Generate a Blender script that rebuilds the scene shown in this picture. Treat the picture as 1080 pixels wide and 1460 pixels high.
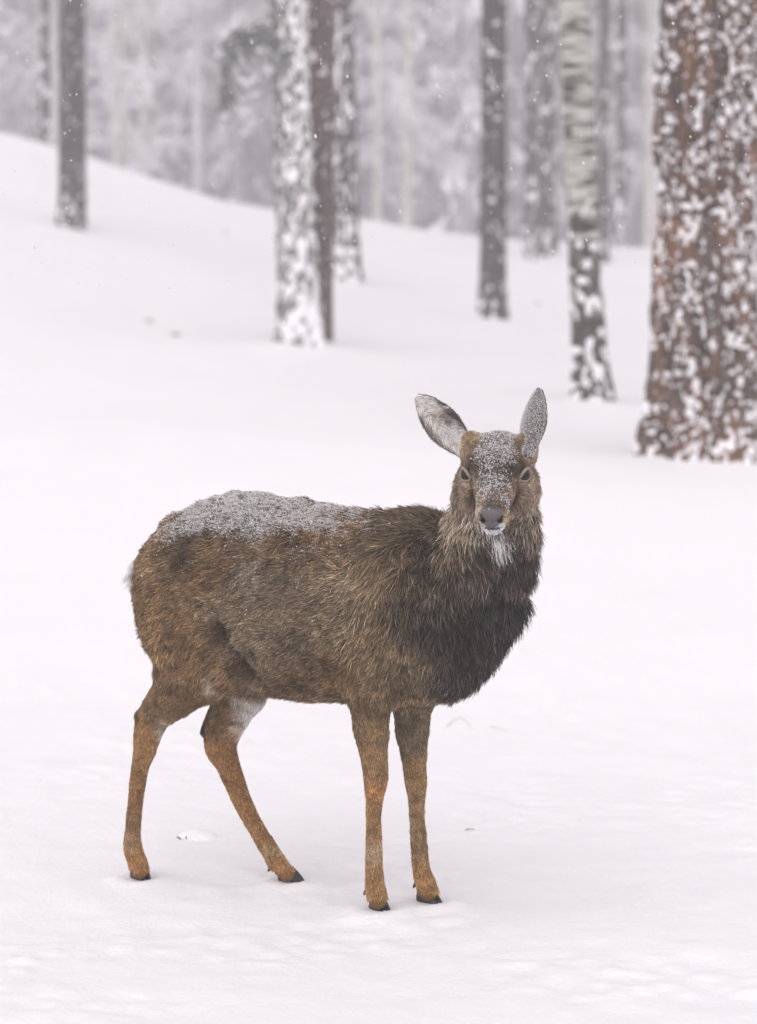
import bpy, math, random
import numpy as np
from mathutils import Vector, Matrix

for o in list(bpy.data.objects):
    bpy.data.objects.remove(o, do_unlink=True)
scene = bpy.context.scene
col = scene.collection
rng = np.random.default_rng(7)
random.seed(7)

# ------------------------------------------------------------------ camera
CAM_H, F_PX, PW, PH, HORIZON = 1.35, 3400.0, 1080.0, 1460.0, 480.0
PITCH = math.atan((PH / 2 - HORIZON) / F_PX)
cam_data = bpy.data.cameras.new('camera')
cam_data.sensor_fit = 'VERTICAL'
cam_data.sensor_height = 36.0
cam_data.lens = 36.0 * F_PX / PH
cam_data.clip_start = 0.1
cam_data.clip_end = 1000.0
cam_data.dof.use_dof = True
cam_data.dof.focus_distance = 5.50
cam_data.dof.aperture_fstop = 2.9
cam = bpy.data.objects.new('camera', cam_data)
cam.location = (0, 0, CAM_H)
cam.rotation_euler = (math.pi / 2 - PITCH, 0, 0)
col.objects.link(cam)
scene.camera = cam

# ------------------------------------------------------------------ overcast sky and soft sun
SUN_EL, SUN_AZ = math.radians(50), math.radians(-18)      # azimuth from +Y towards +X
world = bpy.data.worlds.new('World')
scene.world = world
world.use_nodes = True
wn, wl = world.node_tree.nodes, world.node_tree.links
wn.clear()
sky = wn.new('ShaderNodeTexSky')
sky.sky_type = 'NISHITA'
sky.sun_disc = False
sky.sun_elevation = SUN_EL
sky.sun_rotation = SUN_AZ
sky.air_density = 1.0
sky.dust_density = 0.7
hsv = wn.new('ShaderNodeHueSaturation')
hsv.inputs['Saturation'].default_value = 0.05
tint = wn.new('ShaderNodeMix'); tint.data_type = 'RGBA'; tint.blend_type = 'MULTIPLY'
tint.inputs[0].default_value = 1.0
tint.inputs[7].default_value = (1.0, 0.962, 0.972, 1)
bg = wn.new('ShaderNodeBackground')
bg.inputs['Strength'].default_value = 0.15
wo = wn.new('ShaderNodeOutputWorld')
wl.new(sky.outputs[0], hsv.inputs['Color'])
wl.new(hsv.outputs[0], tint.inputs[6])
wl.new(tint.outputs[2], bg.inputs[0])
wl.new(bg.outputs[0], wo.inputs[0])

sun_data = bpy.data.lights.new('sun', 'SUN')
sun_data.energy = 0.5
sun_data.angle = math.radians(90)
sun_data.color = (1.0, 0.965, 0.95)
sun = bpy.data.objects.new('sun', sun_data)
sd = Vector((math.sin(SUN_AZ) * math.cos(SUN_EL), -math.cos(SUN_AZ) * math.cos(SUN_EL) , math.sin(SUN_EL)))
sun.rotation_euler = sd.to_track_quat('Z', 'Y').to_euler()
sun.location = (0, 0, 20)
col.objects.link(sun)
# the sky's sun stands where the lamp stands
sky.sun_rotation = math.atan2(sd.x, sd.y)

scene.view_settings.view_transform = 'Standard'
scene.view_settings.look = 'None'
scene.view_settings.exposure = 0.79
scene.view_settings.gamma = 1.0
scene.render.engine = 'CYCLES'
cy = scene.cycles
cy.use_denoising = True
cy.max_bounces = 6
cy.diffuse_bounces = 4
cy.glossy_bounces = 2
cy.transmission_bounces = 2
cy.volume_bounces = 2
cy.transparent_max_bounces = 8
cy.caustics_reflective = False
cy.caustics_refractive = False
cy.sample_clamp_indirect = 6.0
scene.cycles_curves.shape = 'RIBBONS'
scene.cycles_curves.subdivisions = 2

PI = math.pi
# ------------------------------------------------------------------ helpers
def px_dir(px, py):
    """world direction of the ray through a photograph pixel"""
    x = (px - PW / 2) / F_PX
    y = -(py - PH / 2) / F_PX
    c, s = math.cos(PITCH), math.sin(PITCH)
    return np.array([x, c + y * s, -s + y * c])

CAM = np.array([0.0, 0.0, CAM_H])
def at(px, py, Y):
    d = px_dir(px, py)
    return CAM + d * (Y / d[1])

def on_ground0(px, py):
    d = px_dir(px, py)
    return CAM + d * (-CAM_H / d[2])

def srgb(r, g, b):
    out = []
    for v in (r, g, b):
        v /= 255.0
        out.append(v / 12.92 if v <= 0.04045 else ((v + 0.055) / 1.055) ** 2.4)
    return np.array(out)

def _hash(ix, iy, iz, seed):
    h = (ix.astype(np.uint32) * np.uint32(374761393) + iy.astype(np.uint32) * np.uint32(668265263)
         + iz.astype(np.uint32) * np.uint32(2147483647) + np.uint32(seed * 1013904223 & 0xffffffff))
    h = (h ^ (h >> np.uint32(13))) * np.uint32(1274126177)
    h = h ^ (h >> np.uint32(16))
    h = (h * np.uint32(2246822519)); h = h ^ (h >> np.uint32(15))
    return h.astype(np.float64) / 4294967295.0

def vnoise(p, seed=0):
    p = np.asarray(p, dtype=np.float64)
    i = np.floor(p).astype(np.int64)
    f = p - i
    f = f * f * f * (f * (f * 6 - 15) + 10)
    r = 0
    for dx in (0, 1):
        wx = f[..., 0] if dx else 1 - f[..., 0]
        for dy in (0, 1):
            wy = f[..., 1] if dy else 1 - f[..., 1]
            for dz in (0, 1):
                wz = f[..., 2] if dz else 1 - f[..., 2]
                r = r + wx * wy * wz * _hash(i[..., 0] + dx, i[..., 1] + dy, i[..., 2] + dz, seed)
    return r                                                     # 0..1

def fbm(p, octaves=3, seed=0, gain=0.5):
    p = np.asarray(p, dtype=np.float64)
    a, s, t = 1.0, 0.0, 0.0
    for k in range(octaves):
        s = s + a * vnoise(p * (2.03 ** k) + 17.3 * k, seed + k)
        t += a
        a *= gain
    return s / t

def sstep(a, b, x):
    t = np.clip((x - a) / (b - a), 0, 1)
    return t * t * (3 - 2 * t)

def mesh_from(name, verts, faces, mat=None, smooth=True):
    me = bpy.data.meshes.new(name)
    verts = np.asarray(verts, dtype=np.float32)
    faces = np.asarray(faces, dtype=np.int32)
    n, k = faces.shape
    me.vertices.add(len(verts)); me.vertices.foreach_set('co', verts.ravel())
    me.loops.add(n * k); me.loops.foreach_set('vertex_index', faces.ravel())
    me.polygons.add(n)
    me.polygons.foreach_set('loop_start', np.arange(n, dtype=np.int32) * k)
    me.update(calc_edges=True)
    me.validate()
    if smooth:
        me.polygons.foreach_set('use_smooth', np.ones(len(me.polygons), dtype=bool))
    if mat: me.materials.append(mat)
    return me

def obj(name, me, parent=None, **props):
    o = bpy.data.objects.new(name, me)
    col.objects.link(o)
    if parent is not None: o.parent = parent
    for k, v in props.items(): o[k] = v
    return o

def empty(name, loc, **props):
    o = obj(name, None, **props)
    o.location = loc
    o.empty_display_size = 0.2
    return o

class NT:
    """small material builder"""
    def __init__(self, name):
        self.m = bpy.data.materials.new(name)
        self.m.use_nodes = True
        self.n, self.l = self.m.node_tree.nodes, self.m.node_tree.links
        self.n.clear()
        self.out = self.n.new('ShaderNodeOutputMaterial')
        self.b = self.n.new('ShaderNodeBsdfPrincipled')
        self.l.new(self.b.outputs[0], self.out.inputs[0])
    def node(self, t, **kw):
        x = self.n.new(t)
        for k, v in kw.items(): setattr(x, k, v)
        return x
    def set(self, **kw):
        for k, v in kw.items():
            self.b.inputs[k.replace('_', ' ')].default_value = v
    def link(self, a, b): self.l.new(a, b)
    def coords(self, scale=(1, 1, 1), kind='Object'):
        tc = self.node('ShaderNodeTexCoord'); mp = self.node('ShaderNodeMapping')
        mp.inputs['Scale'].default_value = scale
        self.link(tc.outputs[kind], mp.inputs[0])
        return mp.outputs[0]
    def noise(self, vec, scale, detail=3, rough=0.55):
        x = self.node('ShaderNodeTexNoise')
        x.inputs['Scale'].default_value = scale; x.inputs['Detail'].default_value = detail
        x.inputs['Roughness'].default_value = rough
        self.link(vec, x.inputs['Vector'])
        return x.outputs['Fac']
    def ramp(self, fac, stops):
        r = self.node('ShaderNodeValToRGB')
        el = r.color_ramp.elements
        while len(el) < len(stops): el.new(0.5)
        for e, (p, c) in zip(el, stops):
            e.position = p; e.color = (*c, 1)
        self.link(fac, r.inputs[0])
        return r.outputs[0]
    def mix(self, fac, a, b):
        x = self.node('ShaderNodeMix', data_type='RGBA')
        if isinstance(fac, float): x.inputs[0].default_value = fac
        else: self.link(fac, x.inputs[0])
        for s, v in ((6, a), (7, b)):
            if isinstance(v, tuple): x.inputs[s].default_value = (*v, 1)
            else: self.link(v, x.inputs[s])
        return x.outputs[2]
    def bump(self, h, strength, dist):
        x = self.node('ShaderNodeBump')
        x.inputs['Strength'].default_value = strength; x.inputs['Distance'].default_value = dist
        self.link(h, x.inputs['Height'])
        self.link(x.outputs[0], self.b.inputs['Normal'])

# ------------------------------------------------------------------ materials of the setting
SNOW = (0.86, 0.845, 0.865)
def mat_snow(name, fine=60.0, strength=0.35):
    t = NT(name)
    v = t.coords()
    c = t.ramp(t.noise(v, 2.2, 4), [(0.3, tuple(x * 0.975 for x in SNOW)), (0.7, SNOW)])
    t.link(c, t.b.inputs['Base Color'])
    t.set(Roughness=0.75, Specular_IOR_Level=0.25)
    a = t.noise(v, fine, 4, 0.65)
    t.bump(a, strength, 0.01)
    return t.m
M_GROUND = mat_snow('snow_ground', 55.0, 0.40)
M_SNOW = mat_snow('snow_clump', 30.0, 0.3)

def mat_bark(name, stops, vs=(14, 14, 2.2), mottled=None, spec=0.15, dust=0.0, grey=None):
    t = NT(name)
    v = t.coords(vs)
    n1 = t.noise(v, 1.0, 6, 0.65)
    c = t.ramp(n1, stops)
    if mottled:
        v2 = t.coords((1, 1, 0.6))
        f = t.ramp(t.noise(v2, mottled[0], 4), [(mottled[1], (0, 0, 0)), (mottled[1] + 0.12, (1, 1, 1))])
        c = t.mix(f, c, mottled[2])
    if grey:
        f = t.ramp(t.noise(t.coords((5, 5, 1.6)), 1.0, 5, 0.6), [(0.42, (0, 0, 0)), (0.62, (0.85, 0.85, 0.85))])
        c = t.mix(f, c, grey)
        f = t.ramp(t.noise(t.coords((30, 30, 5)), 1.0, 4, 0.6), [(0.56, (0, 0, 0)), (0.66, (0.9, 0.9, 0.9))])
        c = t.mix(f, c, (0.022, 0.018, 0.016))
    if dust:
        f = t.ramp(t.noise(t.coords((1, 1, 0.8)), 55, 5, 0.75), [(0.62 - 0.25 * dust, (0, 0, 0)), (0.74 - 0.15 * dust, (0.9, 0.9, 0.9))])
        c = t.mix(f, c, SNOW)
    t.link(c, t.b.inputs['Base Color'])
    t.set(Roughness=0.9, Specular_IOR_Level=spec)
    t.bump(n1, 0.8, 0.02)
    return t.m

M_PINE = mat_bark('pine_bark_red', [(0.34, (0.014, 0.010, 0.008)), (0.44, (0.06, 0.032, 0.021)),
                  (0.55, (0.15, 0.075, 0.045)), (0.68, (0.24, 0.135, 0.085)), (0.8, (0.17, 0.14, 0.12))],
                  (16, 16, 3.0), (2.4, 0.55, (0.27, 0.115, 0.046)), dust=0.12, grey=(0.075, 0.058, 0.048))
M_DARK = mat_bark('dark_bark', [(0.3, (0.018, 0.016, 0.017)), (0.5, (0.055, 0.048, 0.048)), (0.75, (0.11, 0.10, 0.10))], dust=0.15)
M_BROWN = mat_bark('brown_bark', [(0.3, (0.025, 0.017, 0.015)), (0.5, (0.075, 0.048, 0.040)), (0.75, (0.14, 0.098, 0.085))], dust=0.3)
M_GREEN = mat_bark('mossy_bark', [(0.3, (0.012, 0.014, 0.012)), (0.5, (0.045, 0.048, 0.040)), (0.75, (0.10, 0.10, 0.088))], dust=0.55)

def mat_birch():
    t = NT('birch_bark')
    v = t.coords((4.0, 4.0, 24.0))
    n = t.noise(v, 1.0, 5, 0.6)
    c = t.ramp(n, [(0.40, (0.035, 0.033, 0.028)), (0.47, (0.25, 0.24, 0.21)), (0.58, (0.46, 0.45, 0.42)), (0.8, (0.56, 0.55, 0.52))])
    v2 = t.coords((1, 1, 0.8))
    # dark broken bark on the lower trunk
    tc = t.node('ShaderNodeTexCoord'); sp = t.node('ShaderNodeSeparateXYZ')
    t.link(tc.outputs['Object'], sp.inputs[0])
    up = t.node('ShaderNodeMapRange'); up.inputs[1].default_value = 0.2; up.inputs[2].default_value = 3.0
    up.inputs[3].default_value = 0.17; up.inputs[4].default_value = -0.16
    t.link(sp.outputs[2], up.inputs[0])
    add = t.node('ShaderNodeMath', operation='ADD')
    t.link(t.noise(v2, 7.0, 5, 0.65), add.inputs[0]); t.link(up.outputs[0], add.inputs[1])
    f = t.ramp(add.outputs[0], [(0.50, (0, 0, 0)), (0.60, (1, 1, 1))])
    c = t.mix(f, c, (0.055, 0.052, 0.042))
    t.link(c, t.b.inputs['Base Color'])
    t.set(Roughness=0.8, Specular_IOR_Level=0.15)
    t.bump(n, 0.6, 0.012)
    return t.m
M_BIRCH = mat_birch()

def mat_plain(name, c, rough=0.8, spec=0.2, var=0.25, scale=8.0):
    t = NT(name)
    v = t.coords()
    cc = t.ramp(t.noise(v, scale, 4), [(0.3, tuple(x * (1 - var) for x in c)), (0.7, tuple(min(1, x * (1 + var)) for x in c))])
    t.link(cc, t.b.inputs['Base Color'])
    t.set(Roughness=rough, Specular_IOR_Level=spec)
    return t.m
M_NEEDLE = mat_plain('dark_needles', (0.045, 0.058, 0.045))
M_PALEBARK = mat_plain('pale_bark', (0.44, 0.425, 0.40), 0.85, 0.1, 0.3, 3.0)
M_FARBARK_HAZED = mat_plain('far_bark_hazed', (0.48, 0.47, 0.48), 0.9, 0.1, 0.3, 3.0)  # bark paled by snow plaster and by haze painted into its colour
M_FROST_HAZED = mat_plain('frosted_hazed_needles', (0.62, 0.61, 0.63), 0.9, 0.1, 0.2, 3.0)  # whitened by frost and by distance haze put into the colour

# ------------------------------------------------------------------ ground: one snow sheet
# name, base pixel (x, y), distance, half width px, centre pixel at the picture's top edge
TREES = dict(
    pine   =(1004, 655, 14.5),
    birch  =(843, 583, 18.0),
    snowy  =(429, 494, 21.0),
    brown  =(452, 486, 21.45),
    behind =(497, 402, 31.0),
    dark   =(703, 461, 26.5),
    hill   =(104, 327, 30.0),
    f1     =(757, 367, 42.0),
    f2     =(781, 362, 43.0),
    f3     =(860, 372, 42.0),
    f4     =(885, 352, 47.0),
)
ctrl = [at(x, y, Y) for (x, y, Y) in TREES.values()]
for (px, py, Y) in [(0, 192, 40), (80, 212, 41), (200, 258, 42), (300, 288, 43), (380, 300, 44), (520, 317, 46), (620, 330, 48), (920, 352, 50), (1080, 352, 50),
                    (0, 480, 20), (0, 640, 14), (200, 560, 17), (540, 640, 14), (820, 660, 13.5)]:
    ctrl.append(at(px, py, Y))
ctrl = [np.array(c) for c in ctrl]
for x in (-6, -2, 0, 2, 6):
    for y in (-30, -8, 0, 3, 5, 6.3, 7.5):
        ctrl.append(np.array([x * (1 + abs(y) / 20.0), y, 0.0 + 0.0 * x]))
for x, y, z in [(-60, 80, 5.0), (0, 80, 4.2), (60, 80, 3.6), (-120, 40, 6.0), (120, 40, 3.0), (-120, 180, 6), (0, 180, 5), (120, 180, 5), (-120, 240, 6), (0, 240, 5), (120, 240, 5),
                (-20, 42, 5.3), (25, 45, 3.0), (-120, 0, 2.0), (120, 0, 0.0), (-25, 14, 1.7), (25, 14, 0.4), (0, 60, 3.4), (-15, 60, 4.2), (15, 60, 3.2)]:
    ctrl.append(np.array([x, y, z], dtype=float))
ctrl = np.array(ctrl)
def _tps(r2): return 0.5 * r2 * np.log(r2 + 1e-9)
_n = len(ctrl)
_K = _tps(((ctrl[:, None, :2] - ctrl[None, :, :2]) ** 2).sum(-1)) + np.eye(_n) * 0.15
_P = np.c_[np.ones(_n), ctrl[:, :2]]
_A = np.block([[_K, _P], [_P.T, np.zeros((3, 3))]])
_W = np.linalg.solve(_A, np.r_[ctrl[:, 2], 0, 0, 0])
def ground_smooth(x, y):
    x = np.asarray(x, float); y = np.asarray(y, float)
    s = _W[_n] + _W[_n + 1] * x + _W[_n + 2] * y
    for i in range(_n):
        s = s + _W[i] * _tps((x - ctrl[i, 0]) ** 2 + (y - ctrl[i, 1]) ** 2)
    flat = sstep(6.2, 9.5, y)                 # level stand in front, gentle slope behind
    return s * flat + 0.0 * x

HOOVES = {}
for k, (px, py) in dict(nh=(199, 1252), fh=(416, 1255), nf=(539, 1296), ff=(612, 1285)).items():
    HOOVES[k] = on_ground0(px, py)

def ground_z(x, y, detail=True):
    z = ground_smooth(x, y)
    if detail:
        p = np.stack([x, y, np.zeros_like(x)], -1)
        far = sstep(3, 25, np.abs(y - 5))
        z = z + (fbm(p * 0.55, 2, 3) - 0.5) * (0.05 + 0.10 * far)
        z = z + (fbm(p * np.array([2.6, 2.2, 1]), 3, 11) - 0.5) * 0.022
        near = 1 - sstep(3.0, 9.0, np.abs(y - 5))
        z = z + near * (fbm(p * np.array([10, 9, 1]), 3, 21) - 0.5) * 0.013
        patch = sstep(0.50, 0.68, fbm(p * 1.6 + 9.1, 2, 31)) * near       # trampled, lumpy patches
        z = z + patch * (fbm(p * np.array([22, 22, 1]), 2, 41) - 0.5) * 0.017
        stand = np.zeros_like(z)
        for h in HOOVES.values():
            r = np.hypot(x - h[0], y - h[1])
            stand = np.maximum(stand, np.exp(-(r / 0.10) ** 2))
        z = z * (1 - stand)
        for h in HOOVES.values():
            r = np.hypot(x - h[0], y - h[1])
            z = z + 0.008 * np.exp(-((r - 0.062) / 0.022) ** 2) * (0.4 + 1.2 * fbm(p * 30, 2, 77))
        for key in ('pine', 'birch', 'snowy', 'behind', 'dark', 'hill'):
            tx, ty, tY = TREES[key]
            b = at(tx, ty, tY)
            r = np.hypot(x - b[0], y - b[1])
            z = z + 0.06 * np.exp(-(r / 0.55) ** 2) * (0.4 + fbm(p * 2.5, 2, 55))
    return z

def axis(fine0, fine1, step, lo, hi, grow):
    mid = np.arange(fine0, fine1 + 1e-6, step)
    a, s = [], step
    v = mid[-1]
    while v < hi:
        s *= grow; v += s; a.append(v)
    b, s = [], step
    v = mid[0]
    while v > lo:
        s *= grow; v -= s; b.append(v)
    return np.r_[b[::-1], mid, a]
gx = axis(-1.15, 1.15, 0.016, -120, 120, 1.055)
gy = axis(4.1, 7.3, 0.018, -30, 235, 1.035)
GX, GY = np.meshgrid(gx, gy, indexing='xy')
GZ = ground_z(GX, GY)
nx, ny = len(gx), len(gy)
idx = np.arange(nx * ny).reshape(ny, nx)
gf = np.stack([idx[:-1, :-1], idx[:-1, 1:], idx[1:, 1:], idx[1:, :-1]], -1).reshape(-1, 4)
ground = obj('snowy_ground', mesh_from('snowy_ground', np.stack([GX, GY, GZ], -1).reshape(-1, 3), gf, M_GROUND), kind='structure')
def gz(x, y): return float(ground_z(np.array([x], float), np.array([y], float))[0])

# ------------------------------------------------------------------ trunks with a plastered snow shell
def grid_tube(cx, cy, rad, zz, na):
    """rings of na points; cx, cy (nz), rad (nz, na) -> verts, quads"""
    th = np.linspace(0, 2 * math.pi, na, endpoint=False)
    X = cx[:, None] + rad * np.cos(th)[None]
    Y = cy[:, None] + rad * np.sin(th)[None]
    Z = np.repeat(zz[:, None], na, 1)
    nz = len(zz)
    i = np.arange(nz * na).reshape(nz, na)
    j = np.roll(i, -1, 1)
    f = np.stack([i[:-1], j[:-1], j[1:], i[1:]], -1).reshape(-1, 4)
    return np.stack([X, Y, Z], -1), f, th

def trunk_tree(name, label, category, base_px, Y, hw_px, top_dx_px, mat, snow=None, bark=(0.012, (14, 14, 3)), na=96, fine=0.02,
               height=13.0, flare=0.45, flare_h=0.35, seed=1, flare_side=(0, 0), crown=True, group=None, vis_top=None, lobes=5):
    base = at(base_px[0], base_px[1], Y)
    ppm = F_PX / Y
    r0 = hw_px / ppm
    vt = (base_px[1]) / ppm + 0.5 if vis_top is None else vis_top
    zz = np.r_[np.arange(-0.45, vt, fine), np.linspace(vt, height, 18)[1:]]
    lean = (top_dx_px / ppm) / max(0.5, base_px[1] / ppm)
    bend = np.clip(zz, 0, vt + 2)
    cx = lean * bend; cy = 0.0 * zz
    taper = np.interp(zz, [-1, 0, vt, height], [1.0, 1.0, 0.97, 0.22])
    th = np.linspace(0, 2 * math.pi, na, endpoint=False)
    fl = np.exp(-np.clip(zz + 0.1, 0, None) / flare_h)
    ph = seed * 1.7
    lob = 0.62 + 0.38 * np.cos(lobes * th + ph + 0.8 * np.sin(2 * th + ph))
    side = np.clip(flare_side[0] * np.cos(th) + flare_side[1] * np.sin(th), 0, 1)
    rad = r0 * taper[:, None] * (1 + flare * fl[:, None] * (lob + side)[None])
    unit = np.stack([np.repeat(np.cos(th)[None], len(zz), 0), np.repeat(np.sin(th)[None], len(zz), 0)], -1) * r0
    p3 = np.concatenate([unit, np.repeat(zz[:, None, None], na, 1)], -1) + np.array([0, 0, seed * 3.1])
    amp, sc = bark
    n1 = fbm(p3 * np.array(sc), 3, seed)
    ridge = 1 - np.abs(2 * n1 - 1) * 2.0
    rad = rad + amp * (n1 - 0.5) * 2 - amp * 0.9 * np.clip(ridge, 0, 1) ** 3
    V, Fq, _ = grid_tube(cx, cy, rad, zz, na)
    root = empty(name, tuple(base), label=label, category=category)
    if group: root['group'] = group
    obj('trunk', mesh_from('trunk', V.reshape(-1, 3), Fq, mat), root)
    if snow:
        off = np.zeros_like(rad) - 1.0
        zr = np.repeat(zz[:, None], na, 1)
        for (scale, thr, thick, anis, wind, zlo, zhi, sd_) in snow:
            q = p3 * np.array([scale, scale, scale / anis])
            nn = fbm(q, 4, sd_, 0.55)
            nn = 0.5 + (nn - 0.5) * 1.25
            wd = np.cos(th - wind[0])[None] * wind[1]
            hgt = np.interp(zr, [zlo[0], zlo[1], zhi[0], zhi[1]], [0.15, 0.0, 0.0, -0.3])
            o_ = (nn + wd + hgt - thr)
            off = np.maximum(off, np.clip(o_ * 9.0, -1, 1) * thick)
        rs = rad + off
        low = grid_tube(cx, cy, rs, zz, na)[0]
        keep = (off > -0.35 * 0.02)
        kf = keep.reshape(-1)[Fq].any(1)
        f2 = Fq[kf]
        used, inv = np.unique(f2, return_inverse=True)
        obj('snow_crust', mesh_from('snow_crust', low.reshape(-1, 3)[used], inv.reshape(-1, 4), M_SNOW), root, kind='stuff')
    if crown:
        add_crown(root, height, lean * (vt + 2), seed)
    return root, base, r0

CROWN = {}
def crown_meshes(seed):
    """limbs and snow-laden needle clumps of a tall pine's crown, base at z = 0"""
    key = seed % 2
    if key in CROWN: return CROWN[key]
    r = np.random.default_rng(100 + key)
    lv, lf, cv, cf, sv, sf = [], [], [], [], [], []
    for k in range(22):
        z = -4.6 + k * 0.26
        a = r.uniform(0, 2 * math.pi); L = r.uniform(1.1, 2.0) * (1.0 - 0.5 * k / 22)
        d = np.array([math.cos(a), math.sin(a), r.uniform(-0.15, 0.25)])
        tube_into(lv, lf, [np.array([0, 0, z]) + d * L * t + np.array([0, 0, -0.25 * t * t]) for t in (0, 0.35, 0.7, 1.0)], [0.045, 0.03, 0.018, 0.008], 5)
        for q in range(46):
            t = r.uniform(0.25, 1.0)
            c = np.array([0, 0, z]) + d * L * t + r.normal(0, 0.16, 3) + np.array([0, 0, -0.2 * t * t])
            for tgt_v, tgt_f, dz, s in ((cv, cf, 0, 0.14), (sv, sf, 0.05, 0.13)):
                e1 = r.normal(0, 1, 3) * np.array([1, 1, 0.3]); e1 /= np.linalg.norm(e1)
                e2 = np.cross(e1, [0, 0, 1]) + r.normal(0, 0.3, 3); e2 /= np.linalg.norm(e2)
                b = len(tgt_v)
                p = c + np.array([0, 0, dz])
                tgt_v += [p - e1 * s, p + e2 * s * 0.5 + np.array([0, 0, 0.03]), p + e1 * s, p - e2 * s * 0.5 - np.array([0, 0, 0.02])]
                tgt_f.append((b, b + 1, b + 2, b + 3))
    CROWN[key] = (mesh_from('limbs', lv, lf, M_DARK), mesh_from('crown', cv, cf, M_NEEDLE, False), mesh_from('crown_snow', sv, sf, M_SNOW, False))
    return CROWN[key]

def tube_into(V, Fc, pts, rads, n=6):
    pts = [np.asarray(p, float) for p in pts]
    b0 = len(V)
    for i, (p, rr) in enumerate(zip(pts, rads)):
        d = pts[min(i + 1, len(pts) - 1)] - pts[max(i - 1, 0)]
        d /= np.linalg.norm(d) + 1e-9
        a = np.cross(d, [0.3, 0.2, 1.0] if abs(d[2]) < 0.9 else [1, 0, 0]); a /= np.linalg.norm(a)
        c = np.cross(d, a)
        for k in range(n):
            t = 2 * math.pi * k / n
            V.append(p + rr * (math.cos(t) * a + math.sin(t) * c))
    for i in range(len(pts) - 1):
        for k in range(n):
            Fc.append((b0 + i * n + k, b0 + i * n + (k + 1) % n, b0 + (i + 1) * n + (k + 1) % n, b0 + (i + 1) * n + k))

def add_crown(root, height, dx, seed):
    a, b, c = crown_meshes(seed)
    for nm, me in (('limb_cluster', a), ('crown', b)):
        o = obj(nm, me, root); o.location = (dx, 0, height - 0.6); o.rotation_euler = (0, 0, seed * 1.3)
        if nm == 'crown':
            s = obj('snow', c, o, kind='stuff')

PI = math.pi
FR = -PI / 2                     # the side of a trunk that faces the clearing
trunk_tree('pine_tree', 'thick red-brown pine trunk speckled with clumps of snow', 'tree', (1004, 664), 14.5, 73, 0, M_PINE,
           snow=[(34.0, 0.712, 0.018, 1.3, (FR, 0.04), (-0.1, 0.40), (20, 21), 5), (40.0, 0.72, 0.012, 1.2, (FR + 0.5, 0.03), (-0.1, 0.3), (20, 21), 9)],
           bark=(0.042, (11, 11, 2.4)), na=260, fine=0.009, flare=0.42, flare_h=0.42, seed=3, lobes=6, height=14, flare_side=(-0.9, 0))
trunk_tree('birch_tree', 'leaning birch with white banded bark and snow plastered at its foot', 'tree', (843, 588), 18.0, 23.5, -28, M_BIRCH,
           snow=[(20.0, 0.69, 0.009, 1.3, (FR - 0.2, 0.08), (0.1, 1.1), (1.2, 2.0), 6)],
           bark=(0.006, (10, 10, 14)), na=110, fine=0.015, flare=0.75, flare_h=0.30, seed=4, flare_side=(0.5, 0), height=12)
snowy_root, snowy_base, snowy_r = trunk_tree('spruce_tree', 'trunk thickly plastered with snow, a bent branch hanging from it', 'tree', (429, 496), 21.0, 28, -20, M_GREEN,
           snow=[(27.0, 0.64, 0.010, 1.8, (FR + 0.80, 0.13), (0.1, 1.0), (20, 21), 7)],
           bark=(0.012, (10, 10, 5)), na=130, fine=0.018, flare=0.70, flare_h=0.32, seed=5)
trunk_tree('pine_tree', 'slim brown trunk close against the snow-plastered trunk', 'tree', (455, 489), 21.5, 20, 4, M_BROWN,
           snow=[(26, 0.75, 0.008, 1.4, (PI, 0.05), (0.0, 0.4), (20, 21), 8)], na=90, fine=0.018, flare=0.5, flare_h=0.3, seed=6)
trunk_tree('pine_tree', 'grey trunk with a snow-dusted face just behind the brown and plastered pair', 'tree', (497, 402), 31.0, 17, -8, M_DARK,
           snow=[(22, 0.70, 0.008, 2.0, (FR - 0.35, 0.10), (0.2, 1.0), (20, 21), 9)], na=90, fine=0.022, flare=0.5, flare_h=0.35, seed=7)
trunk_tree('pine_tree', 'straight dark bare trunk standing alone between birch and plastered trunk', 'tree', (703, 461), 26.5, 19, 0, M_DARK,
           snow=[(22, 0.74, 0.009, 1.4, (FR, 0.05), (0.0, 0.5), (20, 21), 10)], na=90, fine=0.02, flare=0.45, flare_h=0.3, seed=8)
trunk_tree('pine_tree', 'dark trunk standing alone high on the snowy slope', 'tree', (104, 327), 30.0, 19.5, 2, M_DARK,
           snow=[(26, 0.77, 0.008, 1.3, (FR, 0.05), (0.0, 0.6), (20, 21), 11)], na=90, fine=0.02, flare=0.45, flare_h=0.3, seed=9)
trunk_tree('pine_tree', 'grey trunk peeping out behind the thick red-brown pine', 'tree', (1094, 380), 33.0, 17, 0, M_DARK,
           snow=[(18, 0.66, 0.010, 1.3, (FR, 0.07), (0.0, 0.7), (20, 21), 12)], na=80, fine=0.025, seed=10)
for i, (bx, by, Y, hw, lab) in enumerate([(757, 367, 42.0, 11, 'hazy trunk left of the pair behind the birch, foot in view'),
                                           (781, 362, 43.0, 13, 'hazy dark trunk half hidden by the birch'),
                                           (860, 372, 42.0, 9, 'hazy thin trunk close beside the birch'),
                                           (885, 352, 47.0, 7.5, 'hazy thin trunk between the birch and the thick red-brown pine'),
                                           (66, 214, 46.0, 8, 'hazy thin trunk behind the crest beside the slope trunk')]):
    trunk_tree('pine_tree', lab, 'tree', (bx, by), Y, hw, 0, M_DARK, snow=[(14, 0.70, 0.010, 2.0, (FR, 0.06), (0.0, 0.7), (20, 21), 13 + i)],
               na=60, fine=0.04, seed=11 + i, flare=0.35)

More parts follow.
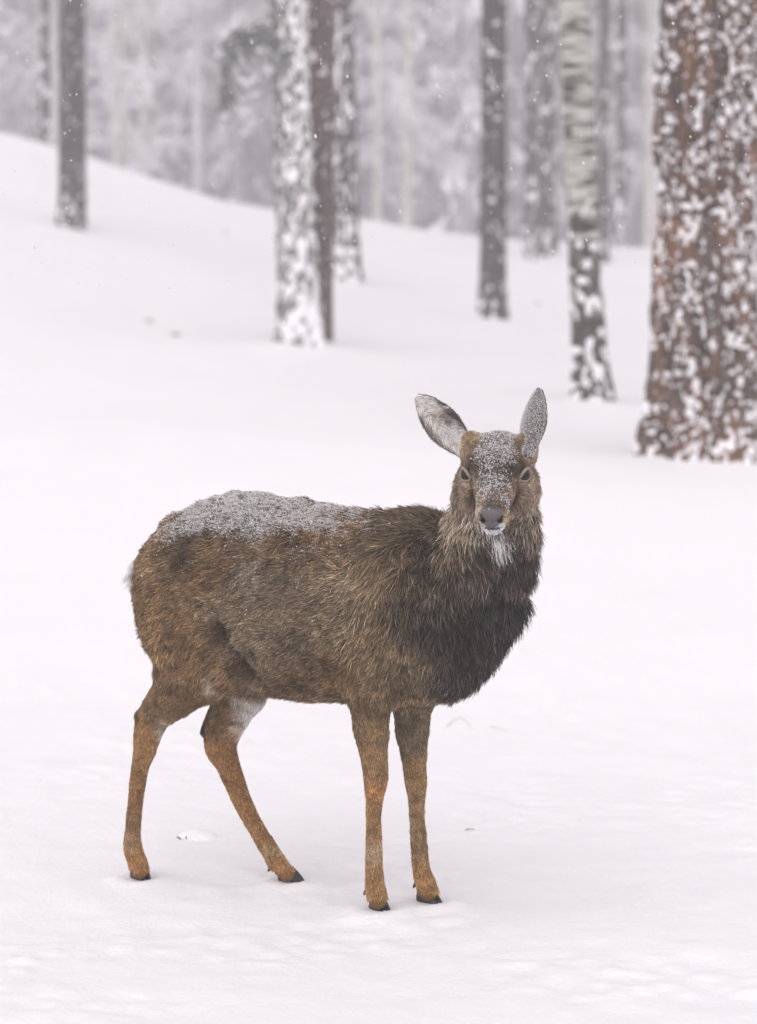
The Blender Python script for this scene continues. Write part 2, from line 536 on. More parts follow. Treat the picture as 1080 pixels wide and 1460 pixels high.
# bent, snow-loaded branch of the plastered trunk
def on_tree(px, py, Y, base): return at(px, py, Y) - base
bp = [(395, 42), (375, 36), (352, 40), (332, 46), (319, 62), (312, 88), (314, 112), (318, 130)]
pts = [on_tree(x, y, 20.9 - 0.04 * i, snowy_base) for i, (x, y) in enumerate(bp)]
bv, bf = [], []
tube_into(bv, bf, pts, np.linspace(0.034, 0.010, len(pts)), 8)
tw = np.random.default_rng(5)
for k in range(80):
    i = tw.integers(1, len(pts))
    p = pts[i]
    q = p + np.array([tw.uniform(-0.03, 0.28), tw.uniform(-0.15, 0.15), -tw.uniform(0.06, 0.32)])
    tube_into(bv, bf, [p, (p + q) / 2 + tw.normal(0, 0.04, 3), q], [0.012, 0.009, 0.004], 4)
branch = obj('branch', mesh_from('branch', bv, bf, M_GREEN), snowy_root)
sv, sf = [], []
def blob_into(V, Fc, c, r, rg, squash=0.7):
    t = (1 + 5 ** 0.5) / 2
    ico = np.array([(-1, t, 0), (1, t, 0), (-1, -t, 0), (1, -t, 0), (0, -1, t), (0, 1, t), (0, -1, -t), (0, 1, -t), (t, 0, -1), (t, 0, 1), (-t, 0, -1), (-t, 0, 1)]) / 1.902
    fc = [(0, 11, 5), (0, 5, 1), (0, 1, 7), (0, 7, 10), (0, 10, 11), (1, 5, 9), (5, 11, 4), (11, 10, 2), (10, 7, 6), (7, 1, 8), (3, 9, 4), (3, 4, 2), (3, 2, 6), (3, 6, 8), (3, 8, 9), (4, 9, 5), (2, 4, 11), (6, 2, 10), (8, 6, 7), (9, 8, 1)]
    b = len(V)
    s = r * rg.uniform(0.75, 1.25, (12, 1)) * np.array([1, 1, squash])
    V.extend(list(c + ico * s))
    Fc.extend([tuple(b + i for i in f) for f in fc])
for i in range(len(pts) - 1):
    for k in range(2):
        c = pts[i] + (pts[i + 1] - pts[i]) * tw.uniform() + np.array([0, -0.01, 0.03]) + tw.normal(0, 0.012, 3)
        blob_into(sv, sf, c, tw.uniform(0.015, 0.03), tw)
for k in range(40):
    c = pts[tw.integers(2, len(pts))] + np.array([tw.uniform(0.0, 0.32), tw.uniform(-0.15, 0.1), -tw.uniform(0.0, 0.4)])
    blob_into(sv, sf, c, tw.uniform(0.015, 0.03), tw)
obj('snow', mesh_from('snow', sv, sf, M_SNOW), branch, kind='stuff')

# ------------------------------------------------------------------ the hazy forest beyond the crest
def far_proto(kind, seed):
    r = np.random.default_rng(seed)
    H = 15.0
    tv, tf = [], []
    zs = np.r_[-0.6, 0.0, 0.4, np.linspace(1.2, H, 14)]
    rad = np.interp(zs, [-0.6, 0, 0.4, H], [0.24, 0.22, 0.17, 0.03])
    wob = np.cumsum(r.normal(0, 0.02, (len(zs), 2)), 0)
    tube_into(tv, tf, [np.array([wob[i, 0], wob[i, 1], zs[i]]) for i in range(len(zs))], rad, 10)
    cv, cf, sv2, sf2 = [], [], [], []
    if kind == 'spruce':
        for k in range(95):
            z = 0.8 + (H - 1.2) * (k / 95) ** 1.05
            L = 1.9 * (1 - z / H) ** 0.8 + 0.25
            a = k * 2.4 + r.uniform(-0.3, 0.3)
            d = np.array([math.cos(a), math.sin(a), 0])
            for q in range(22):
                t = r.uniform(0.12, 1.0)
                c = np.array([0, 0, z]) + d * L * t + np.array([0, 0, -0.55 * t * t * L * 0.6]) + r.normal(0, 0.10, 3)
                dr = d * 0.8 + np.array([0, 0, -0.6]) + r.normal(0, 0.35, 3); dr /= np.linalg.norm(dr)
                sd2 = np.cross(dr, [0, 0, 1]); sd2 /= np.linalg.norm(sd2) + 1e-6
                for V, Fc, dz, s in ((cv, cf, -0.03, 0.20), (sv2, sf2, 0.05, 0.19)):
                    b = len(V); p = c + np.array([0, 0, dz])
                    V += [p - dr * s, p + sd2 * s * 0.42, p + dr * s, p - sd2 * s * 0.42]
                    Fc.append((b, b + 1, b + 2, b + 3))
    else:                                   # bare broadleaf: limbs and snow-lined twigs
        for k in range(34):
            z = r.uniform(2.2, H - 1.0)
            a = r.uniform(0, 2 * PI); L = r.uniform(1.2, 2.8) * (1 - 0.5 * z / H)
            d = np.array([math.cos(a), math.sin(a), r.uniform(0.2, 0.9)])
            P = [np.array([0, 0, z]) + d * L * t + np.array([0, 0, -0.5 * t * t * L * 0.6]) for t in (0, 0.33, 0.66, 1)]
            tube_into(tv if False else cv, cf, P, [0.045, 0.03, 0.02, 0.008], 4)
            for q in range(16):
                i = r.integers(1, 4)
                p = P[i] + r.normal(0, 0.05, 3)
                e = p + r.normal(0, 0.32, 3) + np.array([0, 0, -0.22])
                tube_into(cv, cf, [p, (p + e) / 2 + r.normal(0, 0.05, 3), e], [0.014, 0.010, 0.004], 3)
                up = np.array([0, 0, 0.022])
                tube_into(sv2, sf2, [p + up, (p + e) / 2 + up, e + up], [0.026, 0.024, 0.012], 3)
    return (mesh_from('trunk', tv, tf, M_FARBARK_HAZED if kind != 'pale' else M_PALEBARK),
            mesh_from('crown', cv, cf, M_FROST_HAZED if kind == 'spruce' else M_FARBARK_HAZED, False),
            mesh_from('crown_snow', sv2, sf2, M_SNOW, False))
PROTO = {'spruce': [far_proto('spruce', 1), far_proto('spruce', 2)], 'bare': [far_proto('bare', 3), far_proto('bare', 4)],
         'pale': [far_proto('pale', 5)]}
LABEL = {'spruce': ('spruce_tree', 'snow-laden spruce in the pale hazy forest beyond the crest', 'hazy snow-laden spruces beyond the crest'),
         'bare': ('bare_tree', 'bare grey tree with snow-lined twigs in the hazy forest', 'hazy bare trees beyond the crest'),
         'pale': ('birch_tree', 'pale slender birch trunk in the hazy forest beyond the crest', 'hazy pale birches beyond the crest')}
def far_tree(kind, x, y, s, rz, k):
    nm, lab, grp = LABEL[kind]
    z = float(ground_smooth(np.array([x]), np.array([y]))[0])
    root = empty(nm, (x, y, z), label=lab, category='tree', group=grp)
    root.rotation_euler = (0, 0, rz); root.scale = (s, s, s)
    t, c, w = PROTO[kind][k % len(PROTO[kind])]
    obj('trunk', t, root)
    cr = obj('crown', c, root)
    obj('snow', w, cr, kind='stuff')
fr = np.random.default_rng(42)
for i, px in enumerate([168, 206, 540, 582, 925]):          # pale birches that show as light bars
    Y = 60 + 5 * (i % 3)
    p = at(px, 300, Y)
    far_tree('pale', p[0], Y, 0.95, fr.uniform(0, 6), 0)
placed = []
tries = 0
while len(placed) < 290 and tries < 9000:
    tries += 1
    Y = 72 + 128 * fr.uniform() ** 1.3
    x = (fr.uniform(-0.215, 0.215) if fr.uniform() < 0.66 else fr.uniform(-0.46, 0.46)) * Y + fr.uniform(-3, 3)
    if any((x - a) ** 2 + (Y - b) ** 2 < (1.9 + 0.010 * Y) ** 2 for a, b in placed): continue
    placed.append((x, Y))
    kind = 'spruce' if fr.uniform() < (0.45 if Y < 100 else 0.7) else 'bare'
    far_tree(kind, x, Y, fr.uniform(1.1, 1.6), fr.uniform(0, 6.28), int(fr.integers(0, 2)))

# ------------------------------------------------------------------ the deer
# local frame: u forward, w towards the deer's left (away from the camera), z up
A_ = on_ground0(197, 1256); B_ = on_ground0(538, 1298)
fwd = (B_ - A_)[:2]; fwd /= np.linalg.norm(fwd)
YAW = math.atan2(fwd[1], fwd[0])
FW = np.array([fwd[0], fwd[1], 0.0]); LF = np.array([-fwd[1], fwd[0], 0.0]); UP = np.array([0, 0, 1.0])
ORG = (A_ + B_) / 2 + LF * 0.07
ORG[2] = 0.0
ROT = np.stack([FW, LF, UP], 0)                     # world -> local
def to_local(p): return ROT @ (np.asarray(p) - ORG)
def dir_local(d): return ROT @ np.asarray(d)
def LP(px, py, w):
    """pixel -> local point on the plane at lateral offset w"""
    o = to_local(CAM); d = dir_local(px_dir(px, py))
    return o + d * ((w - o[1]) / d[1])
def ppm_at(p):
    wp = ORG + ROT.T @ np.asarray(p)
    return F_PX / wp[1]
def to_px(P):
    """local points -> photograph pixels"""
    W = np.asarray(P) @ ROT + ORG - CAM
    c, s = math.cos(PITCH), math.sin(PITCH)
    zc = W[:, 1] * c - W[:, 2] * s
    yc = W[:, 1] * s + W[:, 2] * c
    return np.stack([PW / 2 + F_PX * W[:, 0] / zc, PH / 2 - F_PX * yc / zc], -1)

H_ = 0.0048
lo = np.array([-0.66, -0.44, -0.02]); hi = np.array([0.98, 0.24, 1.28])
ax_ = [np.arange(lo[i], hi[i], H_) for i in range(3)]
SHAPE = tuple(len(a) for a in ax_)
BIG = 0.25
def new_vol(): return np.full(SHAPE, BIG, dtype=np.float32)
def sub(c0, c1):
    s = []
    for i in range(3):
        a = max(0, int((c0[i] - lo[i]) / H_)); b = min(SHAPE[i], int((c1[i] - lo[i]) / H_) + 2)
        s.append(slice(a, max(a + 1, b)))
    s = tuple(s)
    g = np.meshgrid(ax_[0][s[0]], ax_[1][s[1]], ax_[2][s[2]], indexing='ij', sparse=True)
    return s, g
def cone(vol, a, b, ra, rb, ws=1.0, pad=0.07):
    """round cone, ws squeezes it sideways"""
    a = np.asarray(a, float); b = np.asarray(b, float)
    R = max(ra, rb) + pad
    s, (X, Y, Z) = sub(np.minimum(a, b) - R, np.maximum(a, b) + R)
    d = b - a; L2 = d @ d + 1e-12
    t = np.clip(((X - a[0]) * d[0] + (Y - a[1]) * d[1] + (Z - a[2]) * d[2]) / L2, 0, 1)
    yy = (Y - a[1] - t * d[1]) / ws
    q = np.sqrt((X - a[0] - t * d[0]) ** 2 + yy ** 2 + (Z - a[2] - t * d[2]) ** 2) - (ra + (rb - ra) * t)
    vol[s] = np.minimum(vol[s], q)
def catmull(P, R, sub_=4):
    P = np.asarray(P, float); R = np.asarray(R, float)
    Q = np.vstack([2 * P[0] - P[1], P, 2 * P[-1] - P[-2]]); S = np.r_[R[0], R, R[-1]]
    op, orr = [], []
    for i in range(1, len(Q) - 2):
        for k in range(sub_):
            t = k / sub_
            f = lambda A: 0.5 * (2 * A[i] + (A[i + 1] - A[i - 1]) * t + (2 * A[i - 1] - 5 * A[i] + 4 * A[i + 1] - A[i + 2]) * t * t + (3 * A[i] - A[i - 1] - 3 * A[i + 1] + A[i + 2]) * t ** 3)
            op.append(f(Q)); orr.append(f(S))
    op.append(P[-1]); orr.append(R[-1])
    return np.array(op), np.array(orr)
def chain(vol, P, R, ws=1.0):
    P, R = catmull(P, R)
    for i in range(len(P) - 1): cone(vol, P[i], P[i + 1], R[i], R[i + 1], ws)
    return P, R
def ell(vol, c, r, rot=None, pad=0.06):
    c = np.asarray(c, float); r = np.asarray(r, float)
    R = r.max() + pad
    s, (X, Y, Z) = sub(c - R, c + R)
    x, y, z = X - c[0], Y - c[1], Z - c[2]
    if rot is not None:
        x, y, z = (rot[0, 0] * x + rot[0, 1] * y + rot[0, 2] * z, rot[1, 0] * x + rot[1, 1] * y + rot[1, 2] * z, rot[2, 0] * x + rot[2, 1] * y + rot[2, 2] * z)
    k0 = np.sqrt((x / r[0]) ** 2 + (y / r[1]) ** 2 + (z / r[2]) ** 2)
    k1 = np.sqrt((x / r[0] ** 2) ** 2 + (y / r[1] ** 2) ** 2 + (z / r[2] ** 2) ** 2) + 1e-6
    q = np.where(k0 < 0.05, -r.min(), k0 * (k0 - 1) / k1)
    vol[s] = np.minimum(vol[s], q)
def smin(a, b, k):
    h = np.clip(0.5 + 0.5 * (b - a) / k, 0, 1)
    return b + (a - b) * h - k * h * (1 - h)

def px_chain(rows, w0=None):
    """rows (px, py, w, half width px) -> points, radii in metres"""
    P, R = [], []
    for (x, y, w, hw) in rows:
        p = LP(x, y, w); P.append(p); R.append(hw / ppm_at(p))
    return P, R

# --- torso: stations along the mid plane (pixel x, top y, bottom y, half width in m)
ST = [(208, 806, 850, 0.035), (221, 776, 900, 0.072), (242, 745, 945, 0.104), (282, 723, 972, 0.135), (332, 706, 978, 0.150), (397, 710, 985, 0.158), (444, 719, 990, 0.166),
      (492, 729, 992, 0.166), (540, 735, 992, 0.158), (575, 734, 990, 0.148), (610, 739, 986, 0.132), (640, 772, 970, 0.112), (664, 806, 944, 0.085), (682, 845, 912, 0.045)]
su, stop, sbot, shw = [], [], [], []
for (x, yt, yb, hw) in ST:
    p = LP(x, (yt + yb) / 2, 0.0)
    su.append(p[0]); stop.append(LP(x, yt, 0.0)[2]); sbot.append(LP(x, yb, 0.0)[2]); shw.append(hw)
su, stop, sbot, shw = map(np.array, (su, stop, sbot, shw))
def smooth_interp(x, xs, ys):
    m = np.gradient(ys, xs)
    i = np.clip(np.searchsorted(xs, x) - 1, 0, len(xs) - 2)
    h = xs[i + 1] - xs[i]; t = np.clip((x - xs[i]) / h, 0, 1)
    return ((1 + 2 * t) * (1 - t) ** 2 * ys[i] + t * (1 - t) ** 2 * h * m[i] + t * t * (3 - 2 * t) * ys[i + 1] + t * t * (t - 1) * h * m[i + 1])
torso = new_vol()
uu = ax_[0][:, None, None]; ww = ax_[1][None, :, None]; zz_ = ax_[2][None, None, :]
tz = smooth_interp(uu, su, stop); bz = smooth_interp(uu, su, sbot); hb = smooth_interp(uu, su, shw)
mid = bz + (tz - bz) * 0.47
aa = np.where(zz_ > mid, tz - mid, mid - bz)
# the back is narrower than the barrel
qq = np.sqrt((np.abs(ww) / hb) ** 2.1 + (np.abs(zz_ - mid) / aa) ** 2.1)
tor = (qq - 1) * np.minimum(hb, aa) * 0.9
tor = np.maximum(tor, np.maximum(su[0] - uu, uu - su[-1]))
torso = np.minimum(tor, BIG).astype(np.float32)
del qq, tor

# --- legs
hn = new_vol(); hf = new_vol(); fn = new_vol(); ff = new_vol()
LEGS = {}
ell(hn, LP(274, 858, -0.088), (0.125, 0.060, 0.152))
LEGS['hn'] = chain(hn, *px_chain([(262, 850, -0.07, 50), (270, 903, -0.085, 47), (276, 950, -0.088, 40), (250, 990, -0.085, 32), (222, 1018, -0.08, 23), (211, 1046, -0.075, 19.5), (206, 1072, -0.072, 15.5),
            (199, 1100, -0.07, 12), (193, 1150, -0.07, 10.5), (190, 1186, -0.07, 11), (190, 1208, -0.07, 13.5), (195, 1226, -0.07, 13.5), (199, 1241, -0.07, 13)]), ws=0.9)
cone(hn, LP(232, 985, -0.085), LP(203, 1020, -0.08), 0.020, 0.014)            # tendon to the point of the hock
ell(hf, LP(330, 880, 0.085), (0.12, 0.06, 0.15))
LEGS['hf'] = chain(hf, *px_chain([(330, 880, 0.07, 50), (345, 940, 0.08, 47), (346, 980, 0.082, 37), (334, 1010, 0.082, 29), (320, 1038, 0.082, 26), (315, 1062, 0.083, 23.5), (326, 1092, 0.084, 17.5),
            (346, 1143, 0.085, 13.5), (369, 1186, 0.085, 12), (386, 1214, 0.085, 13), (399, 1234, 0.085, 13), (409, 1246, 0.085, 12)]), ws=0.85)
cone(hf, LP(318, 1000, 0.082), LP(295, 1042, 0.082), 0.022, 0.014)
ell(fn, LP(560, 870, -0.105), (0.095, 0.055, 0.16))
LEGS['fn'] = chain(fn, *px_chain([(562, 850, -0.10, 45), (548, 930, -0.095, 42), (533, 980, -0.088, 33), (529, 1005, -0.082, 27), (530, 1041, -0.078, 23.5), (534, 1085, -0.075, 18), (535.5, 1112, -0.073, 17), (534.5, 1134, -0.072, 13.2),
            (533, 1165, -0.07, 10.4), (533.5, 1205, -0.07, 11.5), (534, 1240, -0.07, 12.5), (535, 1262, -0.07, 14), (539, 1283, -0.07, 14)]), ws=0.95)
ell(ff, LP(606, 870, 0.10), (0.09, 0.05, 0.15))
LEGS['ff'] = chain(ff, *px_chain([(610, 850, 0.09, 44), (604, 930, 0.08, 40), (594, 980, 0.066, 32), (589, 1005, 0.06, 26), (588, 1041, 0.056, 22.5), (591, 1085, 0.053, 17), (593, 1112, 0.052, 16), (594, 1134, 0.052, 12.5),
            (595, 1165, 0.052, 10.4), (598, 1205, 0.052, 11.5), (601, 1238, 0.052, 12.5), (606, 1256, 0.052, 13.5), (611, 1272, 0.052, 13.5)]), ws=0.95)

# --- neck, turned towards the viewer
neck = new_vol()
NECK = chain(neck, *px_chain([(622, 850, 0.0, 92), (652, 834, -0.01, 78), (682, 802, -0.03, 62), (697, 770, -0.05, 55), (704, 735, -0.07, 52), (707, 700, -0.085, 48)]), ws=1.0)
cone(neck, LP(632, 900, 0.0), LP(682, 850, -0.02), 0.112, 0.088)
cone(neck, LP(640, 915, 0.0), LP(668, 880, -0.02), 0.100, 0.080)

# --- head: frame looking at the camera
HC = LP(708.5, 670, -0.115)
HYAW, HPITCH = math.radians(-6.5), math.radians(21)
fw_w = np.array([math.sin(HYAW) * math.cos(HPITCH), -math.cos(HYAW) * math.cos(HPITCH), -math.sin(HPITCH)])
lf_w = np.cross([0, 0, 1], fw_w); lf_w /= np.linalg.norm(lf_w)
up_w = np.cross(fw_w, lf_w)
HR = np.stack([dir_local(fw_w), dir_local(lf_w), dir_local(up_w)], 0)       # local -> head rows
def HP(x, y, z): return HC + HR.T @ np.array([x, y, z], float)
head = new_vol(); ped = new_vol()
def hell(c, r): ell(head, HP(*c), r, HR)
hell((-0.030, 0, 0.010), (0.090, 0.076, 0.060))           # cranium
hell((0.020, 0, 0.018), (0.075, 0.066, 0.048))            # forehead
for s in (-1, 1):
    hell((0.026, 0.050 * s, 0.030), (0.034, 0.024, 0.018))          # brow
    hell((0.000, 0.050 * s, -0.028), (0.075, 0.034, 0.050))          # cheek
    cone(ped, HP(-0.040, (0.054 + 0.006 * s) * s, 0.032), HP(-0.018, (0.061 + 0.006 * s) * s, 0.061), 0.031, 0.023)   # pedicle, where an antler was
cone(head, HP(0.03, 0, -0.002), HP(0.145, 0, -0.020), 0.052, 0.0345, 1.0)
cone(head, HP(0.145, 0, -0.020), HP(0.160, 0, -0.026), 0.0345, 0.029)
hell((0.154, 0, -0.036), (0.034, 0.036, 0.026))           # upper lip
cone(head, HP(0.0, 0, -0.055), HP(0.135, 0, -0.062), 0.045, 0.022)   # jaw
hell((0.150, 0, -0.063), (0.026, 0.026, 0.016))           # chin
head = smin(head, ped, 0.022)
EYES = [HP(0.042, s * 0.0585, 0.0095) for s in (-1, 1)]

# --- tail
tail = new_vol()
chain(tail, [LP(234, 800, 0.0), LP(208, 807, -0.02), LP(190, 821, -0.035)], [0.026, 0.016, 0.008])

REG = {'torso': torso, 'hn': hn, 'hf': hf, 'fn': fn, 'ff': ff, 'neck': neck, 'head': head, 'tail': tail}
body = smin(torso, neck, 0.075)
for v, k in ((hn, 0.075), (hf, 0.045), (fn, 0.05), (ff, 0.05)): body = smin(body, v, k)
hd = head
body = smin(body, hd, 0.03)
body = smin(body, tail, 0.02)
for e in EYES:                                               # eye sockets
    s, (X, Y, Z) = sub(e - 0.05, e + 0.05)
    q = np.sqrt((X - e[0]) ** 2 + (Y - e[1]) ** 2 + (Z - e[2]) ** 2) - 0.0205
    body[s] = np.maximum(body[s], -smin(q, q, 0.001))

def surface_nets(vol, lo, h):
    S = vol < 0
    cs = [(i, j, k) for i in (0, 1) for j in (0, 1) for k in (0, 1)]
    n = np.array(vol.shape) - 1
    cnt = np.zeros(tuple(n), np.int8)
    for (i, j, k) in cs: cnt += S[i:i + n[0], j:j + n[1], k:k + n[2]]
    act = (cnt > 0) & (cnt < 8)
    ci = np.argwhere(act)
    vid = -np.ones(tuple(n), np.int64); vid[act] = np.arange(len(ci))
    acc = np.zeros((len(ci), 3)); num = np.zeros(len(ci))
    val = {c: vol[ci[:, 0] + c[0], ci[:, 1] + c[1], ci[:, 2] + c[2]].astype(float) for c in cs}
    for a in cs:
        for d in range(3):
            if a[d] == 1: continue
            b = list(a); b[d] = 1; b = tuple(b)
            va, vb = val[a], val[b]
            m = (va < 0) != (vb < 0)
            t = np.where(m, va / np.where(m, va - vb, 1), 0)
            p = np.tile(np.array(a, float), (len(ci), 1)); p[:, d] += t
            acc += p * m[:, None]; num += m
    V = lo + h * (ci + acc / num[:, None])
    Fs = []
    for d in range(3):
        e1, e2 = (d + 1) % 3, (d + 2) % 3
        sl0 = [slice(None)] * 3; sl1 = [slice(None)] * 3
        sl0[d] = slice(0, -1); sl1[d] = slice(1, None)
        ch = S[tuple(sl0)] != S[tuple(sl1)]
        E = np.argwhere(ch)
        E = E[(E[:, e1] > 0) & (E[:, e2] > 0) & (E[:, e1] < vol.shape[e1] - 1) & (E[:, e2] < vol.shape[e2] - 1)]
        def cell(o1, o2):
            q = E.copy(); q[:, e1] -= o1; q[:, e2] -= o2
            return vid[q[:, 0], q[:, 1], q[:, 2]]
        quad = np.stack([cell(1, 1), cell(0, 1), cell(0, 0), cell(1, 0)], -1)
        flip = ~S[E[:, 0], E[:, 1], E[:, 2]]
        quad[flip] = quad[flip][:, ::-1]
        Fs.append(quad)
    return V, np.concatenate(Fs)
BV, BF = surface_nets(body, lo, H_)
# relax the voxel steps
ed = np.concatenate([BF[:, [0, 1]], BF[:, [1, 2]], BF[:, [2, 3]], BF[:, [3, 0]]])
deg = np.bincount(ed.ravel(), minlength=len(BV)).astype(float)
def lap(V):
    out = np.empty_like(V)
    for c in range(3):
        out[:, c] = np.bincount(ed[:, 0], V[ed[:, 1], c], len(V)) + np.bincount(ed[:, 1], V[ed[:, 0], c], len(V))
    return out / deg[:, None] - V
for k in range(6):
    BV = BV + 0.55 * lap(BV); BV = BV - 0.50 * lap(BV)
# folds and muscles of the flank: shallow relief on the skin
def tri_lookup(vol, P):
    f = (P - lo) / H_
    i = np.clip(np.round(f).astype(int), 0, np.array(SHAPE) - 1)
    return vol[i[:, 0], i[:, 1], i[:, 2]]
def vert_normals(V, Fq):
    T = np.concatenate([Fq[:, [0, 1, 2]], Fq[:, [0, 2, 3]]])
    n = np.cross(V[T[:, 1]] - V[T[:, 0]], V[T[:, 2]] - V[T[:, 0]])
    N = np.zeros_like(V)
    for c in range(3):
        for k in range(3): N[:, c] += np.bincount(T[:, k], n[:, c], len(V))
    return N / (np.linalg.norm(N, axis=1, keepdims=True) + 1e-12)
BN = vert_normals(BV, BF)
dt = {k: tri_lookup(v, BV) for k, v in REG.items()}
trunk_w = sstep(0.03, 0.0, np.minimum(dt['torso'], np.minimum(dt['hn'], dt['fn'])))
rel = (fbm(BV * np.array([9, 9, 12]) + 3, 3, 61) - 0.5) * 0.016
rel += (fbm(BV * np.array([22, 22, 30]) + 3, 2, 62) - 0.5) * 0.010
pxv = to_px(BV)
def fold(pts, width, depth):
    """a crease along a polyline drawn in near-side pixels"""
    P = np.array([LP(x, y, -0.14) for x, y in pts])[:, [0, 2]]
    q = BV[:, [0, 2]]
    best = np.full(len(BV), 9.0)
    for a, b in zip(P[:-1], P[1:]):
        d = b - a; t = np.clip(((q - a) @ d) / (d @ d), 0, 1)
        best = np.minimum(best, np.linalg.norm(q - a - t[:, None] * d, axis=1))
    return -depth * np.exp(-(best / width) ** 2)
rel += fold([(305, 830), (318, 870), (330, 905), (352, 945), (372, 970)], 0.016, 0.008)
rel += fold([(360, 800), (400, 785), (440, 775)], 0.012, 0.010)
rel += fold([(278, 770), (270, 800)], 0.012, 0.010)
rel += fold([(610, 750), (606, 820), (612, 900)], 0.022, 0.016)
BV = BV + BN * (rel * trunk_w * sstep(0.46, 0.56, BV[:, 2]) * sstep(0.02, 0.06, dt['head']))[:, None]
BN = vert_normals(BV, BF)
print('deer body', len(BV), len(BF))
# --- skin, fur and the parts of the deer
def mat_attr(name, attr, rough=0.65, spec=0.2, gain=1.0):
    t = NT(name)
    a = t.node('ShaderNodeAttribute', attribute_name=attr)
    m = t.node('ShaderNodeMix', data_type='RGBA', blend_type='MULTIPLY')
    m.inputs[0].default_value = 1.0; m.inputs[7].default_value = (gain, gain, gain, 1)
    t.link(a.outputs['Color'], m.inputs[6])
    t.link(m.outputs[2], t.b.inputs['Base Color'])
    t.set(Roughness=rough, Specular_IOR_Level=spec)
    return t.m
M_FUR = mat_attr('deer_fur', 'coat', 0.55, 0.25)
M_SKIN = mat_attr('deer_underfur', 'coat', 0.9, 0.1, 0.55)
GAIN = 0.88
_srgb0 = srgb
def coatc(r, g, b):
    c = _srgb0(r, g, b)
    l = c @ np.array([0.2126, 0.7152, 0.0722])
    sat = (c.max() - c.min()) / (c.max() + 1e-6)
    k = 0.02 + 0.16 * max(0.0, sat - 0.45) / 0.4
    return (c * (1 - k) + l * k) * np.array([1.02, 0.985, 0.86 if sat > 0.2 else 0.96])

REGS = ['torso', 'hn', 'hf', 'fn', 'ff', 'neck', 'head', 'tail']
def region_weights(P):
    d = np.stack([tri_lookup(REG[k], P) for k in REGS], -1).astype(float)
    w = np.exp(-np.clip(d, -0.004, 0.2) / np.array([0.010, 0.008, 0.008, 0.008, 0.008, 0.010, 0.007, 0.006]))
    w[:, 1:5] *= np.interp(P[:, 2], [0.55, 0.72], [1.0, 0.25])[:, None]
    return w / w.sum(1, keepdims=True)

